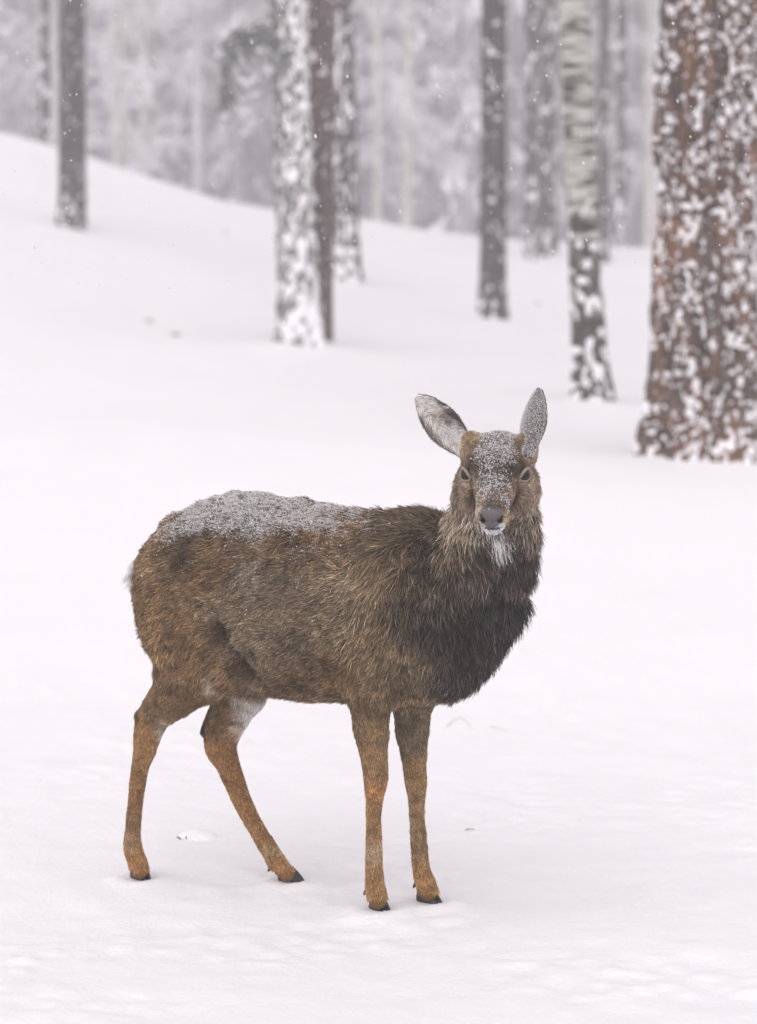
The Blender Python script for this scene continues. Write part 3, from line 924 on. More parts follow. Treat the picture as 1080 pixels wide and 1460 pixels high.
BL = {
 'torso': (-0.13, [(205, 800, 34, (114, 90, 66)), (215, 870, 42, (120, 96, 68)), (250, 925, 40, (120, 94, 64)), (235, 965, 30, (114, 90, 64)), (280, 760, 36, (94, 78, 62)),
   (340, 728, 40, (98, 88, 80)), (322, 800, 30, (114, 88, 60)), (275, 797, 9, (66, 54, 44)), (400, 760, 34, (98, 78, 58)), (380, 850, 46, (114, 100, 86)), (372, 820, 18, (132, 122, 114)), (430, 900, 52, (106, 92, 78)),
   (328, 897, 9, (60, 46, 34)), (354, 944, 11, (66, 49, 35)), (430, 972, 32, (92, 69, 46)), (480, 950, 32, (110, 84, 54)), (470, 775, 34, (108, 86, 66)), (500, 850, 52, (112, 98, 82)),  # darkest small spots, here and above, put crease shade into the coat
   (560, 800, 36, (94, 80, 66)), (545, 740, 28, (84, 70, 60)), (597, 770, 22, (62, 52, 44)), (600, 860, 26, (40, 36, 33)), (565, 920, 38, (104, 88, 70)), (515, 965, 28, (108, 84, 58)),
   (610, 955, 36, (92, 79, 64)), (650, 955, 34, (74, 66, 58)), (660, 890, 34, (46, 41, 38)), (440, 1000, 14, (120, 100, 80))]),
 'hn': (-0.08, [(260, 930, 40, (118, 92, 64)), (262, 985, 26, (112, 88, 62)), (238, 1005, 20, (116, 92, 64)), (196, 1020, 10, (66, 46, 32)), (214, 1035, 14, (150, 112, 70)), (243, 1044, 9, (206, 198, 194)),
   (210, 1066, 14, (162, 122, 76)), (196, 1115, 18, (144, 104, 62)), (192, 1165, 18, (142, 108, 72)), (186, 1198, 9, (164, 134, 102)), (197, 1230, 14, (162, 118, 68)), (322, 972, 9, (200, 190, 182))]),
 'hf': (0.08, [(345, 950, 30, (110, 88, 62)), (322, 1025, 18, (120, 94, 66)), (291, 1036, 11, (54, 39, 28)), (300, 1005, 12, (62, 46, 34)), (364, 1008, 11, (216, 210, 208)), (358, 985, 11, (206, 198, 192)), (349, 1040, 8, (206, 196, 188)), (338, 1000, 14, (118, 92, 64)), (330, 1050, 14, (142, 108, 70)),
   (318, 1072, 15, (162, 118, 70)), (345, 1135, 22, (152, 110, 64)), (372, 1188, 20, (150, 110, 66)), (385, 1212, 10, (164, 136, 104)), (402, 1240, 14, (168, 122, 72))]),
 'fn': (-0.078, [(548, 930, 40, (104, 88, 70)), (525, 1000, 26, (112, 92, 70)), (527, 1045, 22, (132, 106, 78)), (505, 1070, 7, (50, 40, 34)), (533, 1085, 18, (140, 110, 76)), (536, 1122, 14, (164, 118, 68)), (533, 1165, 18, (146, 112, 76)),
   (534, 1212, 10, (158, 138, 116)), (535, 1250, 16, (154, 118, 76)), (540, 1285, 12, (152, 116, 76))]),
 'ff': (0.053, [(600, 930, 40, (90, 78, 66)), (590, 1015, 24, (116, 102, 86)), (588, 1050, 20, (122, 106, 88)), (594, 1098, 18, (146, 116, 80)), (594, 1140, 14, (148, 120, 88)), (584, 1170, 9, (152, 132, 108)), (598, 1205, 16, (146, 118, 88)),
   (607, 1250, 16, (158, 120, 74)), (612, 1274, 10, (156, 112, 62))]),
 'neck': (-0.06, [(640, 760, 22, (102, 89, 76)), (640, 825, 24, (78, 68, 58)), (620, 870, 26, (50, 44, 40)), (612, 790, 14, (60, 52, 46)), (700, 835, 44, (42, 38, 36)), (742, 800, 24, (52, 47, 44)), (762, 765, 18, (90, 80, 73)), (722, 880, 38, (38, 35, 34)),
   (690, 930, 34, (50, 45, 41)), (655, 905, 28, (34, 30, 29)), (710, 765, 8, (196, 188, 182)), (708, 792, 11, (64, 58, 55)), (684, 792, 11, (74, 65, 58)), (734, 788, 11, (58, 53, 50)), (705, 812, 12, (46, 42, 40)), (660, 738, 18, (122, 108, 94)), (760, 735, 16, (116, 104, 93)), (683, 812, 12, (122, 112, 104)), (735, 825, 12, (118, 108, 100))]),
 'tail': (0.0, [(224, 796, 5, (112, 88, 66)), (196, 822, 16, (235, 232, 232))]),
}
HEADB = [(707, 640, 20, (98, 82, 68)), (703, 690, 18, (104, 90, 78)), (665, 700, 16, (138, 120, 102)), (747, 703, 16, (138, 120, 104)), (683, 666, 8, (78, 64, 52)), (730, 666, 8, (78, 64, 52)),
         (672, 626, 11, (146, 124, 99)), (749, 628, 11, (146, 126, 103)), (664, 735, 16, (140, 126, 112)), (752, 735, 16, (138, 125, 112)), (679, 730, 6, (206, 190, 174)), (720, 736, 4, (170, 142, 110)),
         (700, 753, 9, (228, 222, 218)), (706, 770, 9, (206, 198, 192)), (655, 642, 8, (156, 130, 98)), (763, 645, 8, (150, 128, 104)), (678, 708, 10, (128, 106, 84)), (728, 708, 10, (128, 102, 80))]
_bl = {}
for k, (w, rows) in BL.items():
    _bl[k] = (np.array([LP(x, y, w)[[0, 2]] for x, y, r, c in rows]), np.array([r / ppm_at(LP(x, y, w)) for x, y, r, c in rows]), np.array([coatc(*c) for x, y, r, c in rows]))
def blob_mix(q, C, R, K):
    num = np.zeros((len(q), 3)); den = np.full(len(q), 1e-9)
    for c, r, k in zip(C, R, K):
        d2 = ((q - c) ** 2).sum(1) / (r * r)
        g = np.exp(-np.minimum(d2, 60)) + 1e-4 / (1 + d2)
        num += g[:, None] * k; den += g
    return num / den[:, None]
def coat_colour(P, W):
    out = np.zeros((len(P), 3))
    jit = (np.stack([fbm(P * 40, 2, s) for s in (71, 72)], -1) - 0.5) * 0.045
    LEGTINT = np.array([0.98, 0.96, 0.94])
    for i, k in enumerate(REGS):
        m = W[:, i] > 0.01
        if not m.any(): continue
        if k in ('head', 'neck'):
            rows = HEADB if k == 'head' else BL['neck'][1]
            q = to_px(P[m]) + jit[m] * 200
            c = blob_mix(q, np.array([(x, y) for x, y, r, cc in rows], float), [r for x, y, r, cc in rows], [coatc(*cc) for x, y, r, cc in rows])
        else:
            C, R, K = _bl[k]
            c = blob_mix(P[m][:, [0, 2]] + jit[m], C, R, K)
            if k in LEGS: c = c * (1 + (LEGTINT - 1) * sstep(0.62, 0.48, P[m][:, 2])[:, None] * sstep(0.6, 0.3, c.mean(1))[:, None])
        if k == 'tail': c = np.clip(c * 1.9, 0, 1.6)
        if k == 'head': c = c * np.array([0.97, 1.0, 1.14])
        if k == 'neck': c = c * np.array([0.98, 1.0, 1.08])
        if k == 'neck': c = c * (0.74 + 0.26 * sstep(0.03, 0.16, c.mean(1)))[:, None]
        out[m] += W[m, i][:, None] * c
    return out

def tangent_dirs(P, W, N):
    D = np.zeros_like(P)
    up = np.clip(N[:, 2], 0, 1)
    rump = sstep(-0.25, -0.45, P[:, 0])
    t = np.stack([-1 + 0.6 * rump, np.zeros(len(P)), -0.40 * (1 - up) - 0.7 * rump], -1)
    fr_ = sstep(0.22, 0.42, P[:, 0])[:, None] * sstep(0.95, 0.6, N[:, 2])[:, None]
    t = t * (1 - 0.8 * fr_) + 0.8 * fr_ * np.array([-0.05, 0, -1.0])
    D += W[:, [0]] * t
    for i, k in ((1, 'hn'), (2, 'hf'), (3, 'fn'), (4, 'ff')):
        C, R = LEGS[k]
        m = W[:, i] > 0.01
        if not m.any(): continue
        seg = np.diff(C, axis=0); seg /= np.linalg.norm(seg, axis=1, keepdims=True)
        midp = (C[1:] + C[:-1]) / 2
        j = np.argmin(((P[m][:, None] - midp[None]) ** 2).sum(-1), 1)
        dd = seg[j].copy()
        upper = np.interp(P[m][:, 2], [0.45, 0.6], [0, 1])[:, None]
        dd = dd * (1 - upper) + upper * np.array([-0.35, 0, -1.0])
        D[m] += W[m, i][:, None] * dd
    D += W[:, [5]] * np.array([0.06, -0.10, -1.0])
    nose = HP(0.19, 0, -0.02)
    h = P - nose; h /= np.linalg.norm(h, axis=1, keepdims=True) + 1e-9
    hl = (P - HC) @ HR.T
    low = sstep(0.0, -0.05, hl[:, 2])[:, None] * sstep(0.14, 0.05, hl[:, 0])[:, None]
    h = h * (1 - 0.75 * low) + 0.75 * low * np.array([0.0, 0.0, -1.0])
    D += W[:, [6]] * h
    D += W[:, [7]] * np.array([-0.5, 0, -1.0])
    return D

def hair_props(P, W, N):
    z = P[:, 2]
    leg = np.interp(z, [0.03, 0.08, 0.30, 0.48, 0.62], [0.017, 0.010, 0.010, 0.018, 0.028])
    hl = (P - HC) @ HR.T
    lowhead = sstep(0.01, -0.06, hl[:, 2]) * sstep(0.15, 0.04, hl[:, 0])
    hlen = 0.0085 + 0.018 * lowhead + 0.010 * sstep(0.02, -0.08, hl[:, 0]) * sstep(0.05, -0.03, hl[:, 2])
    nlen = np.interp(z, [0.60, 0.70, 0.85, 1.0], [0.040, 0.054, 0.056, 0.034])
    tl = 0.023 + 0.030 * sstep(0.24, 0.40, P[:, 0]) * sstep(0.50, 0.62, z) * sstep(0.9, 0.6, N[:, 2]) + 0.008 * sstep(0.62, 0.52, z) + 0.010 * sstep(0.10, 0.35, P[:, 0]) * sstep(0.75, 0.9, N[:, 2])
    L = W[:, 0] * tl + W[:, 1:5].sum(1) * leg + W[:, 5] * nlen + W[:, 6] * hlen + W[:, 7] * 0.045
    lift = W[:, 0] * 24 + W[:, 1:5].sum(1) * np.interp(z, [0.4, 0.65], [13, 22]) + W[:, 5] * 33 + W[:, 6] * (17 + 14 * lowhead) + W[:, 7] * 25
    rad = W[:, 0] * 0.00068 + W[:, 1:5].sum(1) * np.interp(z, [0.4, 0.6], [0.00055, 0.00072]) + W[:, 5] * 0.00088 + W[:, 6] * 0.00052 + W[:, 7] * 0.0006
    return L, np.radians(lift), rad

def sample_surface(V, Fq, N, dens):
    T = np.concatenate([Fq[:, [0, 1, 2]], Fq[:, [0, 2, 3]]])
    a = np.linalg.norm(np.cross(V[T[:, 1]] - V[T[:, 0]], V[T[:, 2]] - V[T[:, 0]]), axis=1) / 2
    e = a * dens[T].mean(1)
    n = np.floor(e + rng.random(len(e))).astype(int)
    t = np.repeat(np.arange(len(T)), n)
    r1 = np.sqrt(rng.random(len(t))); r2 = rng.random(len(t))
    b = np.stack([1 - r1, r1 * (1 - r2), r1 * r2], -1)
    P = (V[T[t]] * b[..., None]).sum(1)
    NN = (N[T[t]] * b[..., None]).sum(1)
    return P, NN / np.linalg.norm(NN, axis=1, keepdims=True)

NPT = 5
def strands(P, N, D, L, lift, rad, C, clump=0.45, cell=0.012, tipgain=1.5, rootgain=0.16, jitter=0.24, vary=0.26, fine=1.5):
    n = len(P)
    D = D + (np.stack([fbm(P * 28, 2, s) for s in (81, 82, 83)], -1) - 0.5) * 1.5 * np.linalg.norm(D, axis=1, keepdims=True)
    D = D - N * (D * N).sum(1, keepdims=True)
    D /= np.linalg.norm(D, axis=1, keepdims=True) + 1e-9
    D = D + rng.normal(0, jitter, D.shape)
    D = D - N * (D * N).sum(1, keepdims=True)
    D /= np.linalg.norm(D, axis=1, keepdims=True) + 1e-9
    L = L * rng.uniform(0.65, 1.2, n) * (0.75 + 0.5 * fbm(P * 35 + 5, 2, 91))
    lf = lift * rng.uniform(0.5, 1.5, n) * (0.45 + 1.1 * fbm(P * 45 + 9, 2, 92))
    # clumping
    q = np.floor((P + rng.normal(0, cell * 0.25, P.shape)) / cell).astype(np.int64)
    q = q - q.min(0)
    key = (q[:, 0] * 4096 + q[:, 1]) * 4096 + q[:, 2]
    _, inv = np.unique(key, return_inverse=True)
    cnt = np.bincount(inv).astype(float)
    cen = np.stack([np.bincount(inv, P[:, c]) for c in range(3)], -1) / cnt[:, None]
    to_c = cen[inv] - P
    to_c -= N * (to_c * N).sum(1, keepdims=True)
    cs = clump * rng.uniform(0.3, 1.2, n)
    pts = np.empty((n, NPT, 3), np.float32)
    cur = P - N * 0.001
    pts[:, 0] = cur
    prev_s = 0
    for k in range(1, NPT):
        s = k / (NPT - 1)
        ang = lf * (1.55 - 1.1 * s)
        step = (D * np.cos(ang)[:, None] + N * np.sin(ang)[:, None]) * (L * (s - prev_s))[:, None]
        step = step + to_c * (cs * (s * s - prev_s * prev_s))[:, None]
        step[:, 2] -= 0.06 * L * (s - prev_s)
        cur = cur + step
        pts[:, k] = cur
        prev_s = s
    cc = C * np.exp(rng.normal(0, vary, n))[:, None] * (0.55 + 0.9 * fbm(P * 60, 2, 95))[:, None] * np.exp(fine * (vnoise(P * 240, 97) - 0.5))[:, None]
    tg = np.broadcast_to(np.asarray(tipgain, float), (n,)) * rng.uniform(0.75, 1.3, n)
    u_ = np.linspace(0, 1, NPT)
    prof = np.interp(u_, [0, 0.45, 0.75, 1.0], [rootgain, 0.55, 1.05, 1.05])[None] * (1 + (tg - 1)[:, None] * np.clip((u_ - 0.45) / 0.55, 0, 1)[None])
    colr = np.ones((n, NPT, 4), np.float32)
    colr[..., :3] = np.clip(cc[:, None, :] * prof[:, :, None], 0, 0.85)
    rr = rad[:, None] * np.array([1.0, 1.0, 0.85, 0.6, 0.2])[None]
    return pts, rr.astype(np.float32), colr

def fur_object(name, parent, pts, rr, colr, mat=M_FUR):
    h = bpy.data.hair_curves.new(name)
    n = len(pts)
    h.add_curves([NPT] * n)
    h.position_data.foreach_set('vector', pts.reshape(-1))
    a = h.attributes.get('radius') or h.attributes.new('radius', 'FLOAT', 'POINT')
    a.data.foreach_set('value', rr.reshape(-1))
    c = h.attributes.new('coat', 'FLOAT_COLOR', 'POINT')
    c.data.foreach_set('color', colr.reshape(-1))
    h.materials.append(mat)
    return obj(name, h, parent)

deer = empty('deer', tuple(ORG), label='brown deer dusted with snow standing with head turned, dark mane and sawn antlers', category='deer')
deer.rotation_euler = (0, 0, YAW)
WV = region_weights(BV)
CV = coat_colour(BV, WV) * GAIN
bm_ = mesh_from('body', BV, BF, M_SKIN)
ca = bm_.color_attributes.new('coat', 'FLOAT_COLOR', 'POINT')
ca.data.foreach_set('color', np.c_[np.clip(CV, 0, 0.8), np.ones(len(CV))].astype(np.float32).ravel())
body_o = obj('body', bm_, deer)

# where fur grows: not on the eyes, nose pad or lips' edge
NOSE = HP(0.186, 0, -0.029)
def bald(P):
    b = np.ones(len(P))
    for e in EYES: b *= sstep(0.0175, 0.0215, np.linalg.norm(P - e, axis=1))
    hl = (P - NOSE) @ HR.T
    q = np.sqrt((hl[:, 0] / 0.022) ** 2 + (hl[:, 1] / 0.027) ** 2 + (hl[:, 2] / 0.024) ** 2)
    return b * sstep(0.9, 1.12, q) * (P[:, 2] > 0.037)
dens = (WV * np.array([250e3, 280e3, 280e3, 280e3, 280e3, 190e3, 620e3, 300e3])).sum(1)
dens = np.where((WV[:, 1:5].sum(1) > 0.5) & (BV[:, 2] < 0.45), 480e3, dens) * bald(BV)
RP, RN = sample_surface(BV, BF, BN, dens)
RW = region_weights(RP)
RC = coat_colour(RP, RW) * GAIN
RD = tangent_dirs(RP, RW, RN)
RL, RLift, RR = hair_props(RP, RW, RN)
FRONT = RW[:, 5] + RW[:, 0] * sstep(0.20, 0.38, RP[:, 0]) * sstep(0.9, 0.5, RN[:, 2])
LOWLEG = RW[:, 1:5].sum(1) * sstep(0.58, 0.42, RP[:, 2])
mott = fbm(RP * np.array([14, 14, 20]) + 2, 3, 111)
RC = RC * (0.45 + 0.3 * LOWLEG + (1.1 - 0.6 * LOWLEG) * mott)[:, None]
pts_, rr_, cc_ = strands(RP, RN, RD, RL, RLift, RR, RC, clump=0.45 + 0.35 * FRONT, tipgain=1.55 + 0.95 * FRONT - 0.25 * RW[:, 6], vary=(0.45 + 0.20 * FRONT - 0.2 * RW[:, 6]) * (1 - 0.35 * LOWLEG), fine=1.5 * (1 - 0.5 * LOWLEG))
hl = (RP - HC) @ HR.T
pxr = to_px(RP)
lowline = np.interp(pxr[:, 0], [190, 240, 300, 360, 430, 500, 545, 580], [812, 792, 790, 792, 796, 776, 760, 742])
back = np.clip((lowline + 8 - pxr[:, 1]) / 85.0, 0, 1) * sstep(0.12, 0.55, RN[:, 2]) * RW[:, 0]
pat = fbm(RP * np.array([16, 16, 26]), 3, 101)
pat2 = fbm(RP * np.array([45, 45, 80]), 2, 107)
back = sstep(0.03, 0.8, back) * sstep(0.48, 0.68, 0.62 * pat + 0.38 * pat2 + 0.28 * back) * sstep(0.95, 0.6, np.abs(pxr[:, 0] - 392) / 205)
flank = 0.04 * RW[:, 0] * sstep(-0.1, 0.5, RN[:, 2]) * sstep(0.5, 0.65, pat)
face = RW[:, 6] * sstep(0.030, 0.012, np.abs(hl[:, 1]) - 0.012) * sstep(0.175, 0.165, hl[:, 0]) * sstep(0.0, 0.02, hl[:, 2] + 0.02 + 0.1 * np.clip(hl[:, 0], 0, 1)) * sstep(-0.05, 0.3, RN @ (HR.T @ np.array([0.5, 0, 1.0])))
face = face * (0.22 + 0.78 * sstep(0.45, 0.6, fbm(RP * 60, 2, 103)))
crown_ = RW[:, 6] * sstep(0.2, 0.7, RN[:, 2]) * sstep(0.0, 0.04, hl[:, 2]) * sstep(0.055, 0.03, np.abs(hl[:, 1]))
# hairs of the back that hold snow along their tips
hold = rng.random(len(RP)) < np.clip(back * 0.62 + 0.12 * np.maximum(face, crown_), 0, 0.92)
wt = np.array([0, 0, 0.45, 0.9, 1.0])[None, :, None] * hold[:, None, None] * rng.uniform(0.6, 1.0, (len(RP), 1, 1))
cc_[..., :3] = cc_[..., :3] * (1 - wt) + np.array(SNOW) * 0.97 * wt
is_mane = (RW[:, 5] > 0.5)
fur_object('coat', body_o, pts_[~is_mane], rr_[~is_mane], cc_[~is_mane])
mane = fur_object('mane', body_o, pts_[is_mane], rr_[is_mane], cc_[is_mane])
mane['label'] = 'shaggy dark grey mane'
print('strands', len(RP))

# --- eyes
def mat_gloss(name, c, rough, spec=0.5):
    t = NT(name)
    v = t.coords()
    cc = t.ramp(t.noise(v, 120, 3), [(0.3, tuple(x * 0.8 for x in c)), (0.7, tuple(x * 1.2 for x in c))])
    t.link(cc, t.b.inputs['Base Color']); t.set(Roughness=rough, Specular_IOR_Level=spec)
    return t
M_EYE = mat_gloss('deer_eye', (0.008, 0.005, 0.004), 0.05, 0.3).m
_nm = mat_gloss('deer_nose', (0.085, 0.074, 0.079), 0.34, 0.45)
_nm.bump(_nm.noise(_nm.coords(), 350, 2), 0.5, 0.002); M_NOSE = _nm.m
M_HOOF = mat_gloss('deer_hoof', (0.016, 0.015, 0.016), 0.45).m
M_LID = mat_plain('deer_eyelid', tuple(srgb(140, 124, 108)), 0.8, 0.2, 0.2, 200)

def uv_ball(r, nu=20, nv=14):
    th = np.linspace(0, PI, nv); ph = np.linspace(0, 2 * PI, nu, endpoint=False)
    V = np.array([(r[0] * math.cos(t), r[1] * math.sin(t) * math.cos(p), r[2] * math.sin(t) * math.sin(p)) for t in th for p in ph])
    i = np.arange(nv * nu).reshape(nv, nu); j = np.roll(i, -1, 1)
    return V, np.stack([i[:-1], i[1:], j[1:], j[:-1]], -1).reshape(-1, 4)
for s, e in zip((-1, 1), EYES):
    V, Fq = uv_ball((0.0200,) * 3)
    eye = obj('eye', mesh_from('eye', V + e, Fq, M_EYE), body_o)
    # almond rim round the opening
    n = HR.T @ np.array([0.60, 0.78 * s, 0.10]); n /= np.linalg.norm(n)
    a = HR.T @ np.array([0.80, -0.60 * s, -0.28]); a -= n * (a @ n); a /= np.linalg.norm(a)     # towards the tear duct
    b = np.cross(n, a) * (1 if np.cross(n, a)[2] > 0 else -1)
    lv, lf_ = [], []
    ring = []
    for k in range(28):
        t = 2 * PI * k / 28
        x, y = 0.0188 * math.cos(t), (0.0140 if math.sin(t) > 0 else 0.0125) * math.sin(t) * (1 - 0.25 * math.cos(t) ** 2)
        dd = math.sqrt(max(0.0, 0.0206 ** 2 - x * x - y * y))
        ring.append(e + a * x + b * y + n * dd)
    ring.append(ring[0])
    thick = [0.0024 + 0.0014 * max(0, math.sin(2 * PI * k / 28)) for k in range(29)]
    tube_into(lv, lf_, ring, thick, 8)
    obj('eyelid', mesh_from('eyelid', lv, lf_, M_LID), eye)

# --- nose pad with nostrils
V, Fq = uv_ball((1, 1, 1), 90, 70)
V = V[:, [0, 1, 2]]
wide = 1 + 0.22 * V[:, 2]
N_ = np.stack([np.sign(V[:, 0]) * np.abs(V[:, 0]) ** 0.6 * 0.019, V[:, 1] * 0.0255 * wide, V[:, 2] * 0.0235], -1)
N_ = np.sign(N_) * np.abs(N_)
for s in (-1, 1):
    d = np.hypot((N_[:, 1] - s * 0.0185) / 0.0050, (N_[:, 2] + 0.004) / 0.0062)
    N_[:, 0] -= 0.020 * np.exp(-d ** 2) * (V[:, 0] > 0)
    d2 = np.hypot((N_[:, 1] - s * 0.0225) / 0.0035, (N_[:, 2] - 0.004) / 0.006)
    N_[:, 0] -= 0.010 * np.exp(-d2 ** 2) * (V[:, 0] > 0)
N_[:, 0] -= 0.002 * np.exp(-(N_[:, 1] / 0.002) ** 2) * (V[:, 2] < 0.2) * (V[:, 0] > 0)
obj('nose', mesh_from('nose', N_ @ HR + NOSE, Fq, M_NOSE), body_o)
# nostrils: comma-shaped balls, the shade of the pits painted as black
M_NOSTRIL_SHADE = mat_gloss('deer_nostril_shade', (0.006, 0.005, 0.005), 0.7, 0.1).m
for s in (-1, 1):
    nv, nf = uv_ball((0.0045, 0.0056, 0.0050), 14, 10)
    nv[:, 2] += 0.35 * np.abs(nv[:, 1]) * (nv[:, 1] * s > 0)
    obj('nostril', mesh_from('nostril', (nv + np.array([0.0115, s * 0.0190, -0.004])) @ HR + NOSE, nf, M_NOSTRIL_SHADE), body_o)
# mouth line and dark lower lip
mv, mf = [], []
tube_into(mv, mf, [HP(0.146 + 0.038 * math.cos(t), 0.026 * math.sin(t), -0.0585 - 0.004 * abs(math.sin(t))) for t in np.linspace(-0.62, 0.62, 15)], [0.0030] * 15, 6)
obj('mouth', mesh_from('mouth', mv, mf, M_NOSE), body_o)

# --- ears: cupped blades with thickness
def ear(base_px, tip_px, w_base, w_tip, half_w, opening, cup, inner, snowy):
    b = LP(base_px[0], base_px[1], w_base); t = LP(tip_px[0], tip_px[1], w_tip)
    ax = t - b; L = np.linalg.norm(ax); ax /= L
    n = np.asarray(opening, float); n = dir_local(n); n -= ax * (n @ ax); n /= np.linalg.norm(n)
    sd_ = np.cross(ax, n)
    nt, ns = 26, 15
    tt = np.linspace(-0.22, 1.0, nt); ss = np.linspace(-1, 1, ns)
    prof = np.interp(tt, [-0.22, 0.0, 0.15, 0.35, 0.55, 0.75, 0.88, 0.96, 1.0], [0.30, 0.58, 0.84, 1.0, 0.96, 0.74, 0.52, 0.31, 0.09])
    prof = np.convolve(np.r_[prof[0], prof, prof[-1]], [0.25, 0.5, 0.25], 'valid')
    lay = []
    for th_ in (0.0, -0.0035):
        for q, pr in zip(tt, prof):
            cd = cup * (1.15 - 0.75 * q)
            for s_ in ss:
                lay.append(b + ax * (L * q) + sd_ * (half_w * pr * s_ * (1 - 0.12 * (1 - abs(s_)))) + n * (-cd * (1 - s_ * s_) * (0.4 + 0.6 * pr) + th_ * (1 - 0.6 * s_ * s_)))
    lay = np.array(lay)
    i = np.arange(nt * ns).reshape(nt, ns)
    f_in = np.stack([i[:-1, :-1], i[:-1, 1:], i[1:, 1:], i[1:, :-1]], -1).reshape(-1, 4)
    o = nt * ns
    f_out = f_in[:, ::-1] + o
    rim = []
    bd = list(i[:, 0]) + list(i[-1, 1:]) + list(i[::-1, -1][1:]) + list(i[0, ::-1][1:])
    for p, q in zip(bd[:-1], bd[1:]): rim.append((p, p + o, q + o, q))
    Fq = np.concatenate([f_in, f_out, np.array(rim)])
    # orient so that the inner sheet faces the opening
    v0 = lay[f_in[len(f_in) // 2]]
    if np.dot(np.cross(v0[1] - v0[0], v0[2] - v0[0]), n) < 0: Fq = Fq[:, ::-1]; f_in = f_in[:, ::-1]; f_out = f_out[:, ::-1]
    me = mesh_from('ear', lay, Fq, M_SKIN)
    N = vert_normals(lay, Fq)
    q = (lay - b) @ ax / L; s_ = ((lay - b) @ sd_) / half_w
    c_out = srgb(108, 96, 88) * np.ones((len(lay), 1))
    c = c_out.copy() * GAIN
    ca = me.color_attributes.new('coat', 'FLOAT_COLOR', 'POINT')
    isin = np.arange(len(lay)) < o
    c[isin] = srgb(150, 134, 124) * GAIN * 0.8
    ca.data.foreach_set('color', np.c_[np.clip(c, 0, 0.8), np.ones(len(c))].astype(np.float32).ravel())
    e = obj('ear', me, body_o)
    # short outer coat
    P, NN = sample_surface(lay, f_out, N, np.full(len(lay), 650e3))
    C = np.tile(srgb(104, 92, 84) * GAIN, (len(P), 1))
    D = np.tile(ax, (len(P), 1))
    A = strands(P, NN, D, np.full(len(P), 0.008), np.full(len(P), 0.35), np.full(len(P), 0.00042), C)
    # inner hairs: pale tufts, darker towards the rim, rusty patch in the middle
    P2, N2 = sample_surface(lay, f_in, N, np.full(len(lay), 420e3))
    q2 = (P2 - b) @ ax / L; s2 = ((P2 - b) @ sd_) / half_w
    pale = srgb(206, 198, 192) * 1.8; dark = srgb(70, 60, 54); rust = srgb(140, 104, 78)
    nz_ = fbm(P2 * 90, 2, 7)
    k_r = np.exp(-((q2 - 0.55) / 0.24) ** 2 - ((s2 + 0.10) / 0.30) ** 2) * sstep(0.40, 0.62, nz_)
    tuft = np.exp(-((q2 - 0.22) / 0.22) ** 2 - ((s2 + 0.35) / 0.4) ** 2)
    k_d = -0.9 * tuft + sstep(0.55, 0.85, np.abs(s2)) * 0.9 * sstep(0.25, 0.6, nz_ + 0.15) + 0.85 * np.exp(-((q2 - 0.45) / 0.22) ** 2 - ((s2 - 0.45) / 0.25) ** 2)
    C2 = pale * (1 - k_r[:, None]) + rust * k_r[:, None]
    C2 = (C2 * (1 - np.clip(k_d, 0, 1)[:, None]) + dark * np.clip(k_d, 0, 1)[:, None]) * GAIN
    D2 = ax[None] * 0.8 + sd_[None] * (-np.sign(s2) * 0.7)[:, None]
    B = strands(P2, N2, D2, np.full(len(P2), 0.017) * (1.2 - 0.6 * q2), np.full(len(P2), 0.35), np.full(len(P2), 0.00045), C2, tipgain=1.15, rootgain=0.6)
    fur_object('ear_fur', e, *[np.concatenate([x, y]) for x, y in zip(A, B)])
    return e, lay, f_out, f_in, N
EARS = [ear((660, 637), (595, 566), -0.10, -0.10, 0.042, (-0.28, -0.95, -0.05), 0.020, True, False),
        ear((758, 636), (770, 557), -0.10, -0.06, 0.037, (0.68, 0.66, 0.1), 0.018, True, True)]

# --- hooves: two toes each, and dewclaws
def toe_mesh(c, d, side, L, W, Hh):
    d = d / np.linalg.norm(d); r = np.array([-d[1], d[0], 0])
    rows = []
    for t, wd, hh in ((-0.45, 0.80, 0.75), (-0.2, 1.0, 0.95), (0.1, 1.0, 1.0), (0.35, 0.82, 0.72), (0.55, 0.5, 0.42), (0.68, 0.16, 0.16)):
        ring = []
        for a in np.linspace(0, 2 * PI, 12, endpoint=False):
            y = math.cos(a) * W * 0.5 * wd
            z = max(-0.004, (math.sin(a) * 0.62 + 0.38) * Hh * hh)
            ring.append(c + d * (L * t - 0.25 * max(z, 0)) + r * (y + side * (W * 0.52 - 0.006 * max(0, t))) + np.array([0, 0, z]))
        rows.append(ring)
    V = np.array(rows).reshape(-1, 3)
    i = np.arange(len(V)).reshape(len(rows), 12); j = np.roll(i, -1, 1)
    Fq = [tuple(x) for x in np.stack([i[:-1], j[:-1], j[1:], i[1:]], -1).reshape(-1, 4)]
    for rr0, rev in ((i[0], True), (i[-1], False)):
        k = list(rr0)[::-1] if rev else list(rr0)
        for a in range(1, 10, 2): Fq.append((k[0], k[a], k[a + 1], k[a + 2] if a + 2 < 12 else k[0]) if a + 2 < 12 else (k[0], k[a], k[a + 1], k[a + 1]))
    return V, [f for f in Fq if len(set(f)) == 4]
HD = {'hn': ('nh', (0.55, -0.35, 0)), 'hf': ('fh', (1, 0.0, 0)), 'fn': ('nf', (0.75, -0.55, 0)), 'ff': ('ff', (0.9, -0.25, 0))}
DEW = {'hn': (179, 1221, -0.07), 'hf': (380, 1237, 0.085), 'fn': (516.5, 1270, -0.07), 'ff': (587, 1260, 0.052)}
